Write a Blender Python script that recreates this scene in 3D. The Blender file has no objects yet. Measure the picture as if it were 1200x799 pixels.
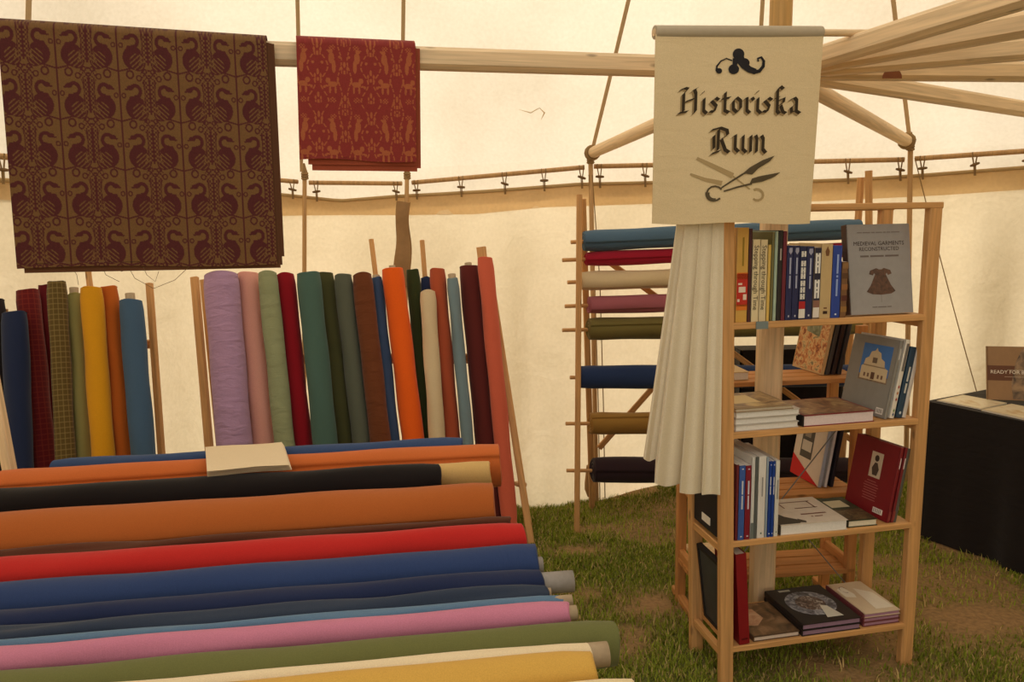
import bpy, math, random
import numpy as np
from mathutils import Vector, Matrix
random.seed(7)
SC = bpy.context.scene
COL = SC.collection

# ---------------------------------------------------------------- camera
F = 870.0
CAM = Vector((0, 0, 1.5))
PITCH = math.atan((399.5 - 265.0) / F)
ROLL = -0.02
RC = Matrix.Rotation(math.pi / 2 - PITCH, 4, 'X') @ Matrix.Rotation(ROLL, 4, 'Z')
cd = bpy.data.cameras.new('camera')
cd.sensor_width = 36.0
cd.lens = 36.0 * F / 1200.0
cd.clip_start = 0.02
cam = bpy.data.objects.new('camera', cd)
cam.matrix_world = Matrix.Translation(CAM) @ RC
COL.objects.link(cam)
SC.camera = cam

# ---------------------------------------------------------------- light
w = bpy.data.worlds.new('sky')
SC.world = w
w.use_nodes = True
bg = w.node_tree.nodes['Background']
bg.inputs[0].default_value = (1.0, 0.95, 0.87, 1)
bg.inputs[1].default_value = 1.2
sd = bpy.data.lights.new('sun_offscreen', 'SUN')
sd.energy = 3.35
sd.angle = math.radians(3)
sd.color = (1.0, 0.94, 0.84)
sun = bpy.data.objects.new('sun_offscreen', sd)
# sun high, beyond the back wall and a little to the left
sun.rotation_euler = (Vector((0.16, -0.84, -0.52))).to_track_quat('-Z', 'Y').to_euler()
sun.location = (0, 0, 12)
COL.objects.link(sun)
SC.view_settings.view_transform = 'Standard'
SC.view_settings.look = 'None'
SC.view_settings.gamma = 1.0
SC.view_settings.use_curve_mapping = False
SC.view_settings.exposure = 0.1


# ---------------------------------------------------------------- measuring helpers
def ray(px, py):
    d = Vector(((px - 600) / F, -(py - 399.5) / F, -1.0))
    return (RC.to_3x3() @ d)


def P(px, py, Y):
    d = ray(px, py)
    return CAM + d * (Y / d.y)


def PZ(px, py, z):
    d = ray(px, py)
    return CAM + d * ((z - 1.5) / d.z)


def lerp(a, b, t):
    return a + (b - a) * t


def lin(c):
    c = c / 255.0
    return c / 12.92 if c <= 0.04045 else ((c + 0.055) / 1.055) ** 2.4


def rgb(r, g, b, k=1.0):
    return tuple(min(0.92, lin(v) * k) for v in (r, g, b))


# ---------------------------------------------------------------- object helpers
WM = {}


def put(o, M, parent=None):
    COL.objects.link(o)
    if parent is not None:
        o.parent = parent
        o.matrix_parent_inverse = WM[parent].inverted()
    o.matrix_basis = M
    WM[o] = M.copy()
    return o


def tag(o, label=None, cat=None, group=None, kind=None):
    if label: o['label'] = label
    if cat: o['category'] = cat
    if group: o['group'] = group
    if kind: o['kind'] = kind
    return o


def thing(name, loc, label, cat, group=None):
    o = bpy.data.objects.new(name, None)
    o.empty_display_size = 0.05
    put(o, Matrix.Translation(Vector(loc)))
    return tag(o, label, cat, group)


class MB:
    def __init__(s):
        s.v = []; s.f = []; s.m = []; s.mats = []; s.sm = []

    def mi(s, mat):
        if mat not in s.mats: s.mats.append(mat)
        return s.mats.index(mat)

    def add(s, verts, faces, mat, smooth=False, M=None):
        n = len(s.v)
        for p in verts:
            p = Vector(p)
            s.v.append(tuple(M @ p) if M else tuple(p))
        k = s.mi(mat)
        for f in faces:
            s.f.append(tuple(i + n for i in f)); s.m.append(k); s.sm.append(smooth)

    def box(s, a, b, mat, M=None, c=0.0):
        x0, y0, z0 = a; x1, y1, z1 = b
        if c <= 0:
            v = [(x, y, z) for z in (z0, z1) for y in (y0, y1) for x in (x0, x1)]
            s.add(v, [(0, 2, 3, 1), (4, 5, 7, 6), (0, 1, 5, 4), (2, 6, 7, 3), (0, 4, 6, 2), (1, 3, 7, 5)], mat, False, M)
        else:
            pr = [(x0 + c, y0), (x1 - c, y0), (x1, y0 + c), (x1, y1 - c), (x1 - c, y1), (x0 + c, y1), (x0, y1 - c), (x0, y0 + c)]
            s.prism(pr, z0, z1, mat, M)

    def prism(s, pr, z0, z1, mat, M=None, smooth=False):
        n = len(pr)
        v = [(x, y, z0) for x, y in pr] + [(x, y, z1) for x, y in pr]
        f = [(i, (i + 1) % n, n + (i + 1) % n, n + i) for i in range(n)]
        s.add(v, f, mat, smooth, M)
        s.add(v, [tuple(range(n - 1, -1, -1)), tuple(range(n, 2 * n))], mat, False, M)

    def tube(s, pts, r, mat, n=8, closed=False):
        pts = [Vector(p) for p in pts]
        if not isinstance(r, (list, tuple)): r = [r] * len(pts)
        V = []; Fc = []
        pn = None
        for i, p in enumerate(pts):
            t = (pts[min(i + 1, len(pts) - 1)] - pts[max(i - 1, 0)])
            t = t.normalized() if t.length > 1e-9 else Vector((0, 0, 1))
            if pn is None:
                a = Vector((0, 0, 1)) if abs(t.z) < 0.9 else Vector((1, 0, 0))
                pn = t.cross(a).normalized()
            pn = (pn - t * pn.dot(t)).normalized()
            b = t.cross(pn)
            for k in range(n):
                an = 2 * math.pi * k / n
                V.append(p + (pn * math.cos(an) + b * math.sin(an)) * r[i])
        for i in range(len(pts) - 1):
            for k in range(n):
                Fc.append((i * n + k, i * n + (k + 1) % n, (i + 1) * n + (k + 1) % n, (i + 1) * n + k))
        s.add(V, Fc, mat, True)
        L = len(pts) - 1
        s.add(V, [tuple(range(n - 1, -1, -1)), tuple(L * n + k for k in range(n))], mat, False)

    def grid(s, fn, nu, nv, mat, smooth=True, flip=False):
        V = [fn(i / nu, j / nv) for j in range(nv + 1) for i in range(nu + 1)]
        Fc = []
        for j in range(nv):
            for i in range(nu):
                a = j * (nu + 1) + i
                q = (a, a + 1, a + nu + 2, a + nu + 1)
                Fc.append(q[::-1] if flip else q)
        s.add(V, Fc, mat, smooth)

    def mesh(s, name):
        me = bpy.data.meshes.new(name)
        me.from_pydata(s.v, [], s.f)
        for m in s.mats: me.materials.append(m)
        me.polygons.foreach_set('material_index', s.m)
        me.polygons.foreach_set('use_smooth', s.sm)
        me.update()
        return me

    def obj(s, name, parent=None, M=None):
        o = bpy.data.objects.new(name, s.mesh(name))
        return put(o, M or Matrix.Identity(4), parent)


def frame(p0, p1, side=None):
    z = (Vector(p1) - Vector(p0)).normalized()
    a = Vector(side) if side is not None else (Vector((0, 1, 0)) if abs(z.y) < 0.95 else Vector((1, 0, 0)))
    x = (a - z * a.dot(z)).normalized()
    x, y = a.cross(z).normalized(), None
    y = z.cross(x)
    M = Matrix((x, y, z)).transposed().to_4x4()
    M.translation = Vector(p0)
    return M


def beam(name, p0, p1, wx, wy, mat, parent=None, side=None, c=0.004):
    """squared timber from p0 to p1; wx across, wy along 'side'"""
    b = MB()
    L = (Vector(p1) - Vector(p0)).length
    b.box((-wx / 2, -wy / 2, 0), (wx / 2, wy / 2, L), mat, None, c)
    return b.obj(name, parent, frame(p0, p1, side))


def rod(name, p0, p1, r, mat, parent=None, n=10):
    b = MB()
    L = (Vector(p1) - Vector(p0)).length
    pr = [(r * math.cos(2 * math.pi * k / n), r * math.sin(2 * math.pi * k / n)) for k in range(n)]
    b.prism(pr, 0, L, mat, None, True)
    return b.obj(name, parent, frame(p0, p1))


# ---------------------------------------------------------------- materials
MC = {}


def newmat(name):
    m = bpy.data.materials.new(name)
    m.use_nodes = True
    nt = m.node_tree
    return m, nt, nt.nodes['Principled BSDF']


def N(nt, t, **kw):
    n = nt.nodes.new(t)
    for k, v in kw.items(): setattr(n, k, v)
    return n


def fabric(col, name='cloth', rough=0.92, scale=420, fold=0.0, plaid=None):
    key = ('fab', col, fold, plaid)
    if key in MC: return MC[key]
    m, nt, b = newmat(name)
    b.inputs['Roughness'].default_value = rough
    b.inputs['Specular IOR Level'].default_value = 0.15
    b.inputs['Sheen Weight'].default_value = 0.12
    tc = N(nt, 'ShaderNodeTexCoord')
    nz = N(nt, 'ShaderNodeTexNoise'); nz.inputs['Scale'].default_value = scale; nz.inputs['Detail'].default_value = 2
    nt.links.new(tc.outputs['Object'], nz.inputs['Vector'])
    mx = N(nt, 'ShaderNodeMix', data_type='RGBA')
    mx.inputs['A'].default_value = tuple(c * 0.82 for c in col) + (1,)
    mx.inputs['B'].default_value = tuple(min(.95, c * 1.15) for c in col) + (1,)
    nt.links.new(nz.outputs['Fac'], mx.inputs['Factor'])
    out = mx.outputs['Result']
    if plaid:
        lc, sc = plaid
        for axis, rot in (('Z', 0), ('A', 1)):
            if axis == 'Z':
                sx = N(nt, 'ShaderNodeSeparateXYZ'); nt.links.new(tc.outputs['Object'], sx.inputs[0]); src = sx.outputs['Z']; k = sc
            else:
                sx = N(nt, 'ShaderNodeSeparateXYZ'); nt.links.new(tc.outputs['Object'], sx.inputs[0])
                at = N(nt, 'ShaderNodeMath', operation='ARCTAN2'); nt.links.new(sx.outputs['Y'], at.inputs[0]); nt.links.new(sx.outputs['X'], at.inputs[1])
                src = at.outputs[0]; k = sc * 0.045
            mu = N(nt, 'ShaderNodeMath', operation='MULTIPLY'); nt.links.new(src, mu.inputs[0]); mu.inputs[1].default_value = k
            fr = N(nt, 'ShaderNodeMath', operation='FRACT'); nt.links.new(mu.outputs[0], fr.inputs[0])
            lt = N(nt, 'ShaderNodeMath', operation='LESS_THAN'); nt.links.new(fr.outputs[0], lt.inputs[0]); lt.inputs[1].default_value = 0.22
            mm = N(nt, 'ShaderNodeMix', data_type='RGBA'); mm.inputs['B'].default_value = tuple(lc) + (1,)
            m8 = N(nt, 'ShaderNodeMath', operation='MULTIPLY'); nt.links.new(lt.outputs[0], m8.inputs[0]); m8.inputs[1].default_value = 0.55
            nt.links.new(m8.outputs[0], mm.inputs['Factor']); nt.links.new(out, mm.inputs['A'])
            out = mm.outputs['Result']
    nt.links.new(out, b.inputs['Base Color'])
    bp = N(nt, 'ShaderNodeBump'); bp.inputs['Strength'].default_value = 0.12; bp.inputs['Distance'].default_value = 0.002
    nt.links.new(nz.outputs['Fac'], bp.inputs['Height'])
    last = bp
    if fold:
        n2 = N(nt, 'ShaderNodeTexNoise'); n2.inputs['Scale'].default_value = 9; n2.inputs['Detail'].default_value = 3; n2.inputs['Distortion'].default_value = 0.6
        mp = N(nt, 'ShaderNodeMapping'); mp.inputs['Scale'].default_value = (1, 1, 3.0); mp.inputs['Rotation'].default_value = (0.35, 0.2, 0)
        nt.links.new(tc.outputs['Object'], mp.inputs[0]); nt.links.new(mp.outputs[0], n2.inputs['Vector'])
        b2 = N(nt, 'ShaderNodeBump'); b2.inputs['Strength'].default_value = fold; b2.inputs['Distance'].default_value = 0.02
        nt.links.new(n2.outputs['Fac'], b2.inputs['Height']); nt.links.new(bp.outputs[0], b2.inputs['Normal'])
        last = b2
    nt.links.new(last.outputs[0], b.inputs['Normal'])
    MC[key] = m
    return m


def wood(col, name='wood', knots=True, rough=0.55):
    key = ('wood', col)
    if key in MC: return MC[key]
    m, nt, b = newmat(name)
    b.inputs['Roughness'].default_value = rough
    b.inputs['Specular IOR Level'].default_value = 0.3
    tc = N(nt, 'ShaderNodeTexCoord')
    oi = N(nt, 'ShaderNodeObjectInfo')
    ad = N(nt, 'ShaderNodeVectorMath', operation='ADD')
    sc = N(nt, 'ShaderNodeVectorMath', operation='SCALE'); sc.inputs['Scale'].default_value = 7.0
    cb = N(nt, 'ShaderNodeCombineXYZ')
    nt.links.new(oi.outputs['Random'], cb.inputs[0]); nt.links.new(oi.outputs['Random'], cb.inputs[2])
    nt.links.new(cb.outputs[0], sc.inputs[0])
    nt.links.new(tc.outputs['Object'], ad.inputs[0]); nt.links.new(sc.outputs[0], ad.inputs[1])
    mp = N(nt, 'ShaderNodeMapping'); mp.inputs['Scale'].default_value = (38, 38, 1.6)
    nt.links.new(ad.outputs[0], mp.inputs[0])
    nz = N(nt, 'ShaderNodeTexNoise'); nz.inputs['Scale'].default_value = 1.6; nz.inputs['Detail'].default_value = 5; nz.inputs['Distortion'].default_value = 1.2
    nt.links.new(mp.outputs[0], nz.inputs['Vector'])
    cr = N(nt, 'ShaderNodeValToRGB')
    cr.color_ramp.elements[0].position = 0.3; cr.color_ramp.elements[0].color = tuple(c * 0.78 for c in col) + (1,)
    cr.color_ramp.elements[1].position = 0.68; cr.color_ramp.elements[1].color = tuple(min(.95, c * 1.12) for c in col) + (1,)
    nt.links.new(nz.outputs['Fac'], cr.inputs[0])
    vo = N(nt, 'ShaderNodeTexVoronoi'); vo.inputs['Scale'].default_value = 1.0
    m2 = N(nt, 'ShaderNodeMapping'); m2.inputs['Scale'].default_value = (14, 14, 5)
    nt.links.new(ad.outputs[0], m2.inputs[0]); nt.links.new(m2.outputs[0], vo.inputs['Vector'])
    lt = N(nt, 'ShaderNodeMapRange'); lt.inputs['From Min'].default_value = 0.05; lt.inputs['From Max'].default_value = 0.12
    lt.inputs['To Min'].default_value = 0.75; lt.inputs['To Max'].default_value = 0.0
    nt.links.new(vo.outputs['Distance'], lt.inputs['Value'])
    mx = N(nt, 'ShaderNodeMix', data_type='RGBA'); mx.inputs['B'].default_value = tuple(c * 0.3 for c in col) + (1,)
    nt.links.new(lt.outputs[0], mx.inputs['Factor']); nt.links.new(cr.outputs[0], mx.inputs['A'])
    nt.links.new(mx.outputs['Result'], b.inputs['Base Color'])
    bp = N(nt, 'ShaderNodeBump'); bp.inputs['Strength'].default_value = 0.15; bp.inputs['Distance'].default_value = 0.002
    nt.links.new(nz.outputs['Fac'], bp.inputs['Height']); nt.links.new(bp.outputs[0], b.inputs['Normal'])
    MC[key] = m
    return m


def plain(col, name='paint', rough=0.5, spec=0.3, noise=0.0, nscale=60):
    key = ('pl', col, rough, noise, nscale)
    if key in MC: return MC[key]
    m, nt, b = newmat(name)
    b.inputs['Roughness'].default_value = rough
    b.inputs['Specular IOR Level'].default_value = spec
    tc = N(nt, 'ShaderNodeTexCoord')
    nz = N(nt, 'ShaderNodeTexNoise'); nz.inputs['Scale'].default_value = nscale; nz.inputs['Detail'].default_value = 3
    nt.links.new(tc.outputs['Object'], nz.inputs['Vector'])
    mx = N(nt, 'ShaderNodeMix', data_type='RGBA')
    k = 0.06 + noise
    mx.inputs['A'].default_value = tuple(c * (1 - k) for c in col) + (1,)
    mx.inputs['B'].default_value = tuple(min(.95, c * (1 + k)) for c in col) + (1,)
    nt.links.new(nz.outputs['Fac'], mx.inputs['Factor'])
    nt.links.new(mx.outputs['Result'], b.inputs['Base Color'])
    MC[key] = m
    return m


def mottled(cols, name, scale=30, rough=0.35):
    """printed picture: blotches of several inks"""
    key = ('mot', tuple(cols), scale)
    if key in MC: return MC[key]
    m, nt, b = newmat(name)
    b.inputs['Roughness'].default_value = rough
    tc = N(nt, 'ShaderNodeTexCoord')
    nz = N(nt, 'ShaderNodeTexNoise'); nz.inputs['Scale'].default_value = scale; nz.inputs['Detail'].default_value = 4; nz.inputs['Distortion'].default_value = 1.0
    nt.links.new(tc.outputs['Object'], nz.inputs['Vector'])
    cr = N(nt, 'ShaderNodeValToRGB')
    e = cr.color_ramp.elements
    n = len(cols)
    e[0].position = 0.32; e[0].color = tuple(cols[0]) + (1,)
    e[1].position = 0.68; e[1].color = tuple(cols[-1]) + (1,)
    for i in range(1, n - 1):
        q = e.new(0.32 + 0.36 * i / (n - 1)); q.color = tuple(cols[i]) + (1,)
    nt.links.new(nz.outputs['Fac'], cr.inputs[0]); nt.links.new(cr.outputs[0], b.inputs['Base Color'])
    MC[key] = m
    return m


def canvas(name, col, trans=0.5, tcol=None, wrinkle=0.25):
    m, nt, b = newmat(name)
    nt.nodes.remove(b)
    out = nt.nodes['Material Output']
    tc = N(nt, 'ShaderNodeTexCoord')
    n1 = N(nt, 'ShaderNodeTexNoise'); n1.inputs['Scale'].default_value = 1.3; n1.inputs['Detail'].default_value = 5
    n2 = N(nt, 'ShaderNodeTexNoise'); n2.inputs['Scale'].default_value = 55; n2.inputs['Detail'].default_value = 3
    for n in (n1, n2): nt.links.new(tc.outputs['Object'], n.inputs['Vector'])
    av = N(nt, 'ShaderNodeMath', operation='ADD'); nt.links.new(n1.outputs['Fac'], av.inputs[0])
    sc = N(nt, 'ShaderNodeMath', operation='MULTIPLY'); sc.inputs[1].default_value = 0.4; nt.links.new(n2.outputs['Fac'], sc.inputs[0])
    nt.links.new(sc.outputs[0], av.inputs[1])
    mr = N(nt, 'ShaderNodeMapRange'); mr.inputs['From Min'].default_value = 0.45; mr.inputs['From Max'].default_value = 0.95
    nt.links.new(av.outputs[0], mr.inputs['Value'])
    def mixc(c):
        mx = N(nt, 'ShaderNodeMix', data_type='RGBA')
        mx.inputs['A'].default_value = tuple(k * q for k, q in zip(c, (.86, .84, .79))) + (1,); mx.inputs['B'].default_value = tuple(min(.96, k * 1.06) for k in c) + (1,)
        nt.links.new(mr.outputs[0], mx.inputs['Factor']); return mx.outputs['Result']
    d = N(nt, 'ShaderNodeBsdfDiffuse'); t = N(nt, 'ShaderNodeBsdfTranslucent')
    nt.links.new(mixc(col), d.inputs['Color']); nt.links.new(mixc(tcol or col), t.inputs['Color'])
    wv = N(nt, 'ShaderNodeTexNoise'); wv.inputs['Scale'].default_value = 4.0; wv.inputs['Detail'].default_value = 4; wv.inputs['Distortion'].default_value = 0.8
    nt.links.new(tc.outputs['Object'], wv.inputs['Vector'])
    bp = N(nt, 'ShaderNodeBump'); bp.inputs['Strength'].default_value = wrinkle; bp.inputs['Distance'].default_value = 0.06
    nt.links.new(wv.outputs['Fac'], bp.inputs['Height'])
    nt.links.new(bp.outputs[0], d.inputs['Normal']); nt.links.new(bp.outputs[0], t.inputs['Normal'])
    ms = N(nt, 'ShaderNodeMixShader'); ms.inputs[0].default_value = trans
    nt.links.new(d.outputs[0], ms.inputs[1]); nt.links.new(t.outputs[0], ms.inputs[2])
    nt.links.new(ms.outputs[0], out.inputs['Surface'])
    return m


def attrmat(name, rough=0.85, attr='Col', sheen=0.1, weave=0):
    m, nt, b = newmat(name)
    b.inputs['Roughness'].default_value = rough
    b.inputs['Specular IOR Level'].default_value = 0.15
    b.inputs['Sheen Weight'].default_value = sheen
    a = N(nt, 'ShaderNodeAttribute', attribute_name=attr)
    nt.links.new(a.outputs['Color'], b.inputs['Base Color'])
    if weave:
        tc = N(nt, 'ShaderNodeTexCoord'); nz = N(nt, 'ShaderNodeTexNoise'); nz.inputs['Scale'].default_value = weave
        nt.links.new(tc.outputs['Object'], nz.inputs['Vector'])
        bp = N(nt, 'ShaderNodeBump'); bp.inputs['Strength'].default_value = 0.2; bp.inputs['Distance'].default_value = 0.002
        nt.links.new(nz.outputs['Fac'], bp.inputs['Height']); nt.links.new(bp.outputs[0], b.inputs['Normal'])
    return m


WOOD = wood(rgb(208, 156, 98), 'pine wood')
WOODP = wood(rgb(228, 198, 156), 'pale spruce wood')
WOODF = wood(rgb(198, 138, 80), 'orange pine')
WOODT = wood(rgb(190, 150, 100), 'tent pole wood')
ROPE = plain(rgb(150, 122, 84), 'hemp rope', 0.9, 0.1, 0.2, 300)
CARD = plain(rgb(176, 156, 128), 'cardboard tube', 0.85, 0.1, 0.1, 80)
CARDG = plain(rgb(150, 144, 138), 'grey cardboard tube', 0.85, 0.1, 0.1, 80)
PAGES = plain(rgb(222, 212, 196), 'book pages', 0.8, 0.1, 0.05, 200)
INK = plain(rgb(42, 36, 32), 'dark ink', 0.7, 0.1)
WHITE = plain(rgb(235, 228, 215), 'white print', 0.5, 0.2)
CANVAS = canvas('tent canvas', rgb(232, 223, 208), 0.5, rgb(233, 220, 198), 0.14)
WALLCV = canvas('tent wall canvas', rgb(233, 220, 196), 0.5, rgb(237, 217, 182), 0.28)
VALCV = canvas('valance canvas', rgb(238, 214, 174), 0.62, rgb(239, 211, 168), 0.2)

# ---------------------------------------------------------------- ground
def gz(x, y):
    return -0.13 * math.exp(-(((x + 0.25) / 0.75) ** 2 + ((y - 4.35) / 0.6) ** 2)) \
        - 0.03 * math.exp(-(((x - 0.8) / 0.6) ** 2 + ((y - 4.4) / 0.5) ** 2)) \
        + 0.006 * math.sin(3.1 * x + 1.3 * y) * math.sin(2.3 * y - 0.7 * x)


def vnoise(X, Y, seed):
    """cheap smooth value noise, vectorised"""
    rs = np.random.RandomState(seed)
    T = rs.rand(64, 64)
    xi = np.floor(X).astype(int); yi = np.floor(Y).astype(int)
    fx = X - xi; fy = Y - yi
    fx = fx * fx * (3 - 2 * fx); fy = fy * fy * (3 - 2 * fy)
    a = T[yi % 64, xi % 64]; b = T[yi % 64, (xi + 1) % 64]; c = T[(yi + 1) % 64, xi % 64]; d = T[(yi + 1) % 64, (xi + 1) % 64]
    return (a * (1 - fx) + b * fx) * (1 - fy) + (c * (1 - fx) + d * fx) * fy


BARE = [(0.86, 3.75, 0.42, 0.3), (0.52, 2.75, 0.3, 0.16), (0.25, 2.85, 0.15, 0.1), (1.75, 2.7, 0.5, 0.45), (0.42, 2.05, 0.28, 0.12), (0.3, 3.3, .2, .08), (2.1, 3.2, .4, .3), (1.15, 2.3, .35, .2)]


def bare(X, Y):
    n = 0.6 * vnoise(X * 3.1 + 9, Y * 3.1 + 4, 3) + 0.4 * vnoise(X * 9 + 2, Y * 9 + 7, 5)
    q = np.clip((0.54 - n) * 4.0, 0, 0.85)
    for x, y, sx, sy in BARE:
        q = np.maximum(q, np.exp(-(((X - x) / sx) ** 2 + ((Y - y) / sy) ** 2)) * (0.45 + 0.9 * n))
    return np.clip(q, 0, 1)


gm, nt, b = newmat('soil and turf')
b.inputs['Roughness'].default_value = 0.95
at = N(nt, 'ShaderNodeAttribute', attribute_name='Col')
tc = N(nt, 'ShaderNodeTexCoord'); nz = N(nt, 'ShaderNodeTexNoise'); nz.inputs['Scale'].default_value = 60; nz.inputs['Detail'].default_value = 6
nt.links.new(tc.outputs['Object'], nz.inputs['Vector'])
mr = N(nt, 'ShaderNodeMapRange'); mr.inputs['To Min'].default_value = 0.45; mr.inputs['To Max'].default_value = 1.5
nt.links.new(nz.outputs['Fac'], mr.inputs['Value'])
vm = N(nt, 'ShaderNodeVectorMath', operation='SCALE'); nt.links.new(at.outputs['Color'], vm.inputs[0]); nt.links.new(mr.outputs[0], vm.inputs['Scale'])
nt.links.new(vm.outputs[0], b.inputs['Base Color'])
bp = N(nt, 'ShaderNodeBump'); bp.inputs['Distance'].default_value = 0.02; bp.inputs['Strength'].default_value = 0.6
nt.links.new(nz.outputs['Fac'], bp.inputs['Height']); nt.links.new(bp.outputs[0], b.inputs['Normal'])

xs = np.concatenate([np.linspace(-14, -3, 8), np.linspace(-2.5, 3.6, 130), np.linspace(4.2, 14, 8)])
ys = np.concatenate([np.linspace(-12, 0, 8), np.linspace(0.5, 5.2, 110), np.linspace(6, 16, 8)])
XX, YY = np.meshgrid(xs, ys)
gv = [(x, y, gz(x, y)) for x, y in zip(XX.ravel(), YY.ravel())]
nx = len(xs)
gf = [(j * nx + i, j * nx + i + 1, (j + 1) * nx + i + 1, (j + 1) * nx + i) for j in range(len(ys) - 1) for i in range(nx - 1)]
g = MB(); g.add(gv, gf, gm, True)
floor = g.obj('floor')
tag(floor, 'trampled grass ground with bare soil patches', None, None, 'structure')
q = bare(XX.ravel(), YY.ravel())[:, None]
colr = np.array(rgb(156, 122, 80))[None] * q + np.array(rgb(100, 104, 46))[None] * (1 - q)
ca = floor.data.color_attributes.new('Col', 'FLOAT_COLOR', 'POINT')
ca.data.foreach_set('color', np.concatenate([colr, np.ones((len(colr), 1))], 1).astype(np.float32).ravel())

# grass blades
rs = np.random.RandomState(11)


def grass_patch(n, x0, x1, y0, y1):
    X = rs.uniform(x0, x1, n); Y = rs.uniform(y0, y1, n)
    keep = rs.rand(n) > bare(X, Y) * 1.05
    keep &= (np.abs(X) / np.maximum(Y, 0.1) < 1.15)
    keep &= Y < np.interp(X, [-1.3, -.6, 0.1, .45, .9, 1.4, 2.2, 2.6, 3.0], [4.4, 4.3, 4.05, 4.05, 4.2, 4.3, 4.1, 3.8, 3.3])
    return X[keep], Y[keep]


xa, ya = grass_patch(370000, -0.6, 3.3, 1.4, 4.5)
n = len(xa)
za = np.array([gz(x, y) for x, y in zip(xa, ya)])
h = rs.uniform(0.008, 0.026, n) * (0.75 + 0.6 * vnoise(xa * 4, ya * 4, 21))
an = rs.uniform(0, 2 * np.pi, n); ln = rs.uniform(0.1, 1.1, n) * h
wd = rs.uniform(0.0012, 0.0026, n)
pa = an + np.pi / 2
dx, dy = np.cos(an), np.sin(an); wx, wy = np.cos(pa) * wd, np.sin(pa) * wd
V = np.zeros((n, 5, 3))
V[:, 0] = np.stack([xa - wx, ya - wy, za - 0.003], 1); V[:, 1] = np.stack([xa + wx, ya + wy, za - 0.003], 1)
mx_, my_ = xa + dx * ln * 0.35, ya + dy * ln * 0.35
V[:, 2] = np.stack([mx_ - wx * .8, my_ - wy * .8, za + h * 0.6], 1); V[:, 3] = np.stack([mx_ + wx * .8, my_ + wy * .8, za + h * 0.6], 1)
V[:, 4] = np.stack([xa + dx * ln, ya + dy * ln, za + h], 1)
base = (np.arange(n) * 5)[:, None]
tri = np.concatenate([base + np.array([[0, 1, 3]]), base + np.array([[0, 3, 2]]), base + np.array([[2, 3, 4]])], 1).reshape(-1, 3)
me = bpy.data.meshes.new('grass')
me.vertices.add(n * 5); me.vertices.foreach_set('co', V.astype(np.float32).ravel())
me.loops.add(len(tri) * 3); me.loops.foreach_set('vertex_index', tri.astype(np.int32).ravel())
me.polygons.add(len(tri)); me.polygons.foreach_set('loop_start', np.arange(0, len(tri) * 3, 3, dtype=np.int32))
me.update(calc_edges=True)
tone = vnoise(xa * 2.2, ya * 2.2, 33) * 0.7 + rs.rand(n) * 0.5
dry = (rs.rand(n) < 0.16)
c1 = np.array(rgb(92, 108, 28)); c2 = np.array(rgb(156, 164, 56)); c3 = np.array(rgb(196, 168, 110))
cc = c1[None] * (1 - tone[:, None].clip(0, 1)) + c2[None] * tone[:, None].clip(0, 1)
cc[dry] = c3
cc = np.repeat(np.concatenate([cc, np.ones((n, 1))], 1), 5, axis=0)
ca = me.color_attributes.new('Col', 'FLOAT_COLOR', 'POINT'); ca.data.foreach_set('color', cc.astype(np.float32).ravel())
me.materials.append(attrmat('grass blades', 0.7, 'Col', 0))
go = put(bpy.data.objects.new('grass', me), Matrix.Identity(4))
tag(go, 'short green grass with dry straw on the tent ground', 'grass', None, 'stuff')

# ---------------------------------------------------------------- tent shell
EV = [(-1.3, -1.6), (-2.2, -0.9), (-2.75, 0.1), (-2.95, 1.2), (-2.75, 2.35), (-2.28, 3.3), (-1.95, 4.1), (-1.31, 4.7), (-0.67, 4.75), (-0.1, 4.55), (0.465, 4.4),
      (1.42, 4.4), (2.25, 4.2), (2.69, 3.9), (3.15, 3.2), (3.42, 2.2), (3.35, 1.0), (2.85, -0.2), (2.0, -1.2), (1.1, -1.7)]


def catmull(pts, n):
    out = []
    m = len(pts)
    for i in range(m - 1):
        p0 = Vector(pts[max(i - 1, 0)]); p1 = Vector(pts[i]); p2 = Vector(pts[i + 1]); p3 = Vector(pts[min(i + 2, m - 1)])
        for k in range(n):
            t = k / n
            out.append(0.5 * ((2 * p1) + (p2 - p0) * t + (2 * p0 - 5 * p1 + 4 * p2 - p3) * t * t + (3 * p1 - p0 - 3 * p2 + p3) * t ** 3))
    out.append(Vector(pts[-1]))
    return out


EAVE = catmull(EV, 10)


def interp(tab, x):
    if x <= tab[0][0]: return tab[0][1]
    for (a, b), (c, d) in zip(tab, tab[1:]):
        if x <= c: return lerp(b, d, (x - a) / (c - a))
    return tab[-1][1]


def pxof(x, y):
    return 600 + F * x / y if y > 0.6 else (-900 if x < 0 else 2100)


RAILZ = [(0, 1.845), (343, 1.81), (480, 1.82), (692, 1.84), (1200, 1.845)]
WTOPY = [(-300, 205), (0, 211), (322, 227), (405, 236), (467, 231), (574, 225), (678, 217), (764, 215), (955, 213), (1008, 211), (1070, 207), (1200, 197), (1600, 170)]
BANDY = [(-300, 226), (0, 233), (322, 253), (405, 252), (480, 252), (560, 251), (640, 243), (764, 239), (960, 236), (1100, 229), (1200, 222), (1600, 195)]


def eave_at(px):
    """point of the eave line on azimuth px"""
    best = None
    for a, b in zip(EAVE, EAVE[1:]):
        if a.y < 0.6 or b.y < 0.6: continue
        pa, pb = pxof(a.x, a.y), pxof(b.x, b.y)
        if (pa - px) * (pb - px) <= 0 and pa != pb:
            return a.lerp(b, (px - pa) / (pb - pa))
    return EAVE[0]


C1 = Vector((0.9006, 2.56, 4.35)); C2 = Vector((-1.1, 2.3, 4.3))


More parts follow.
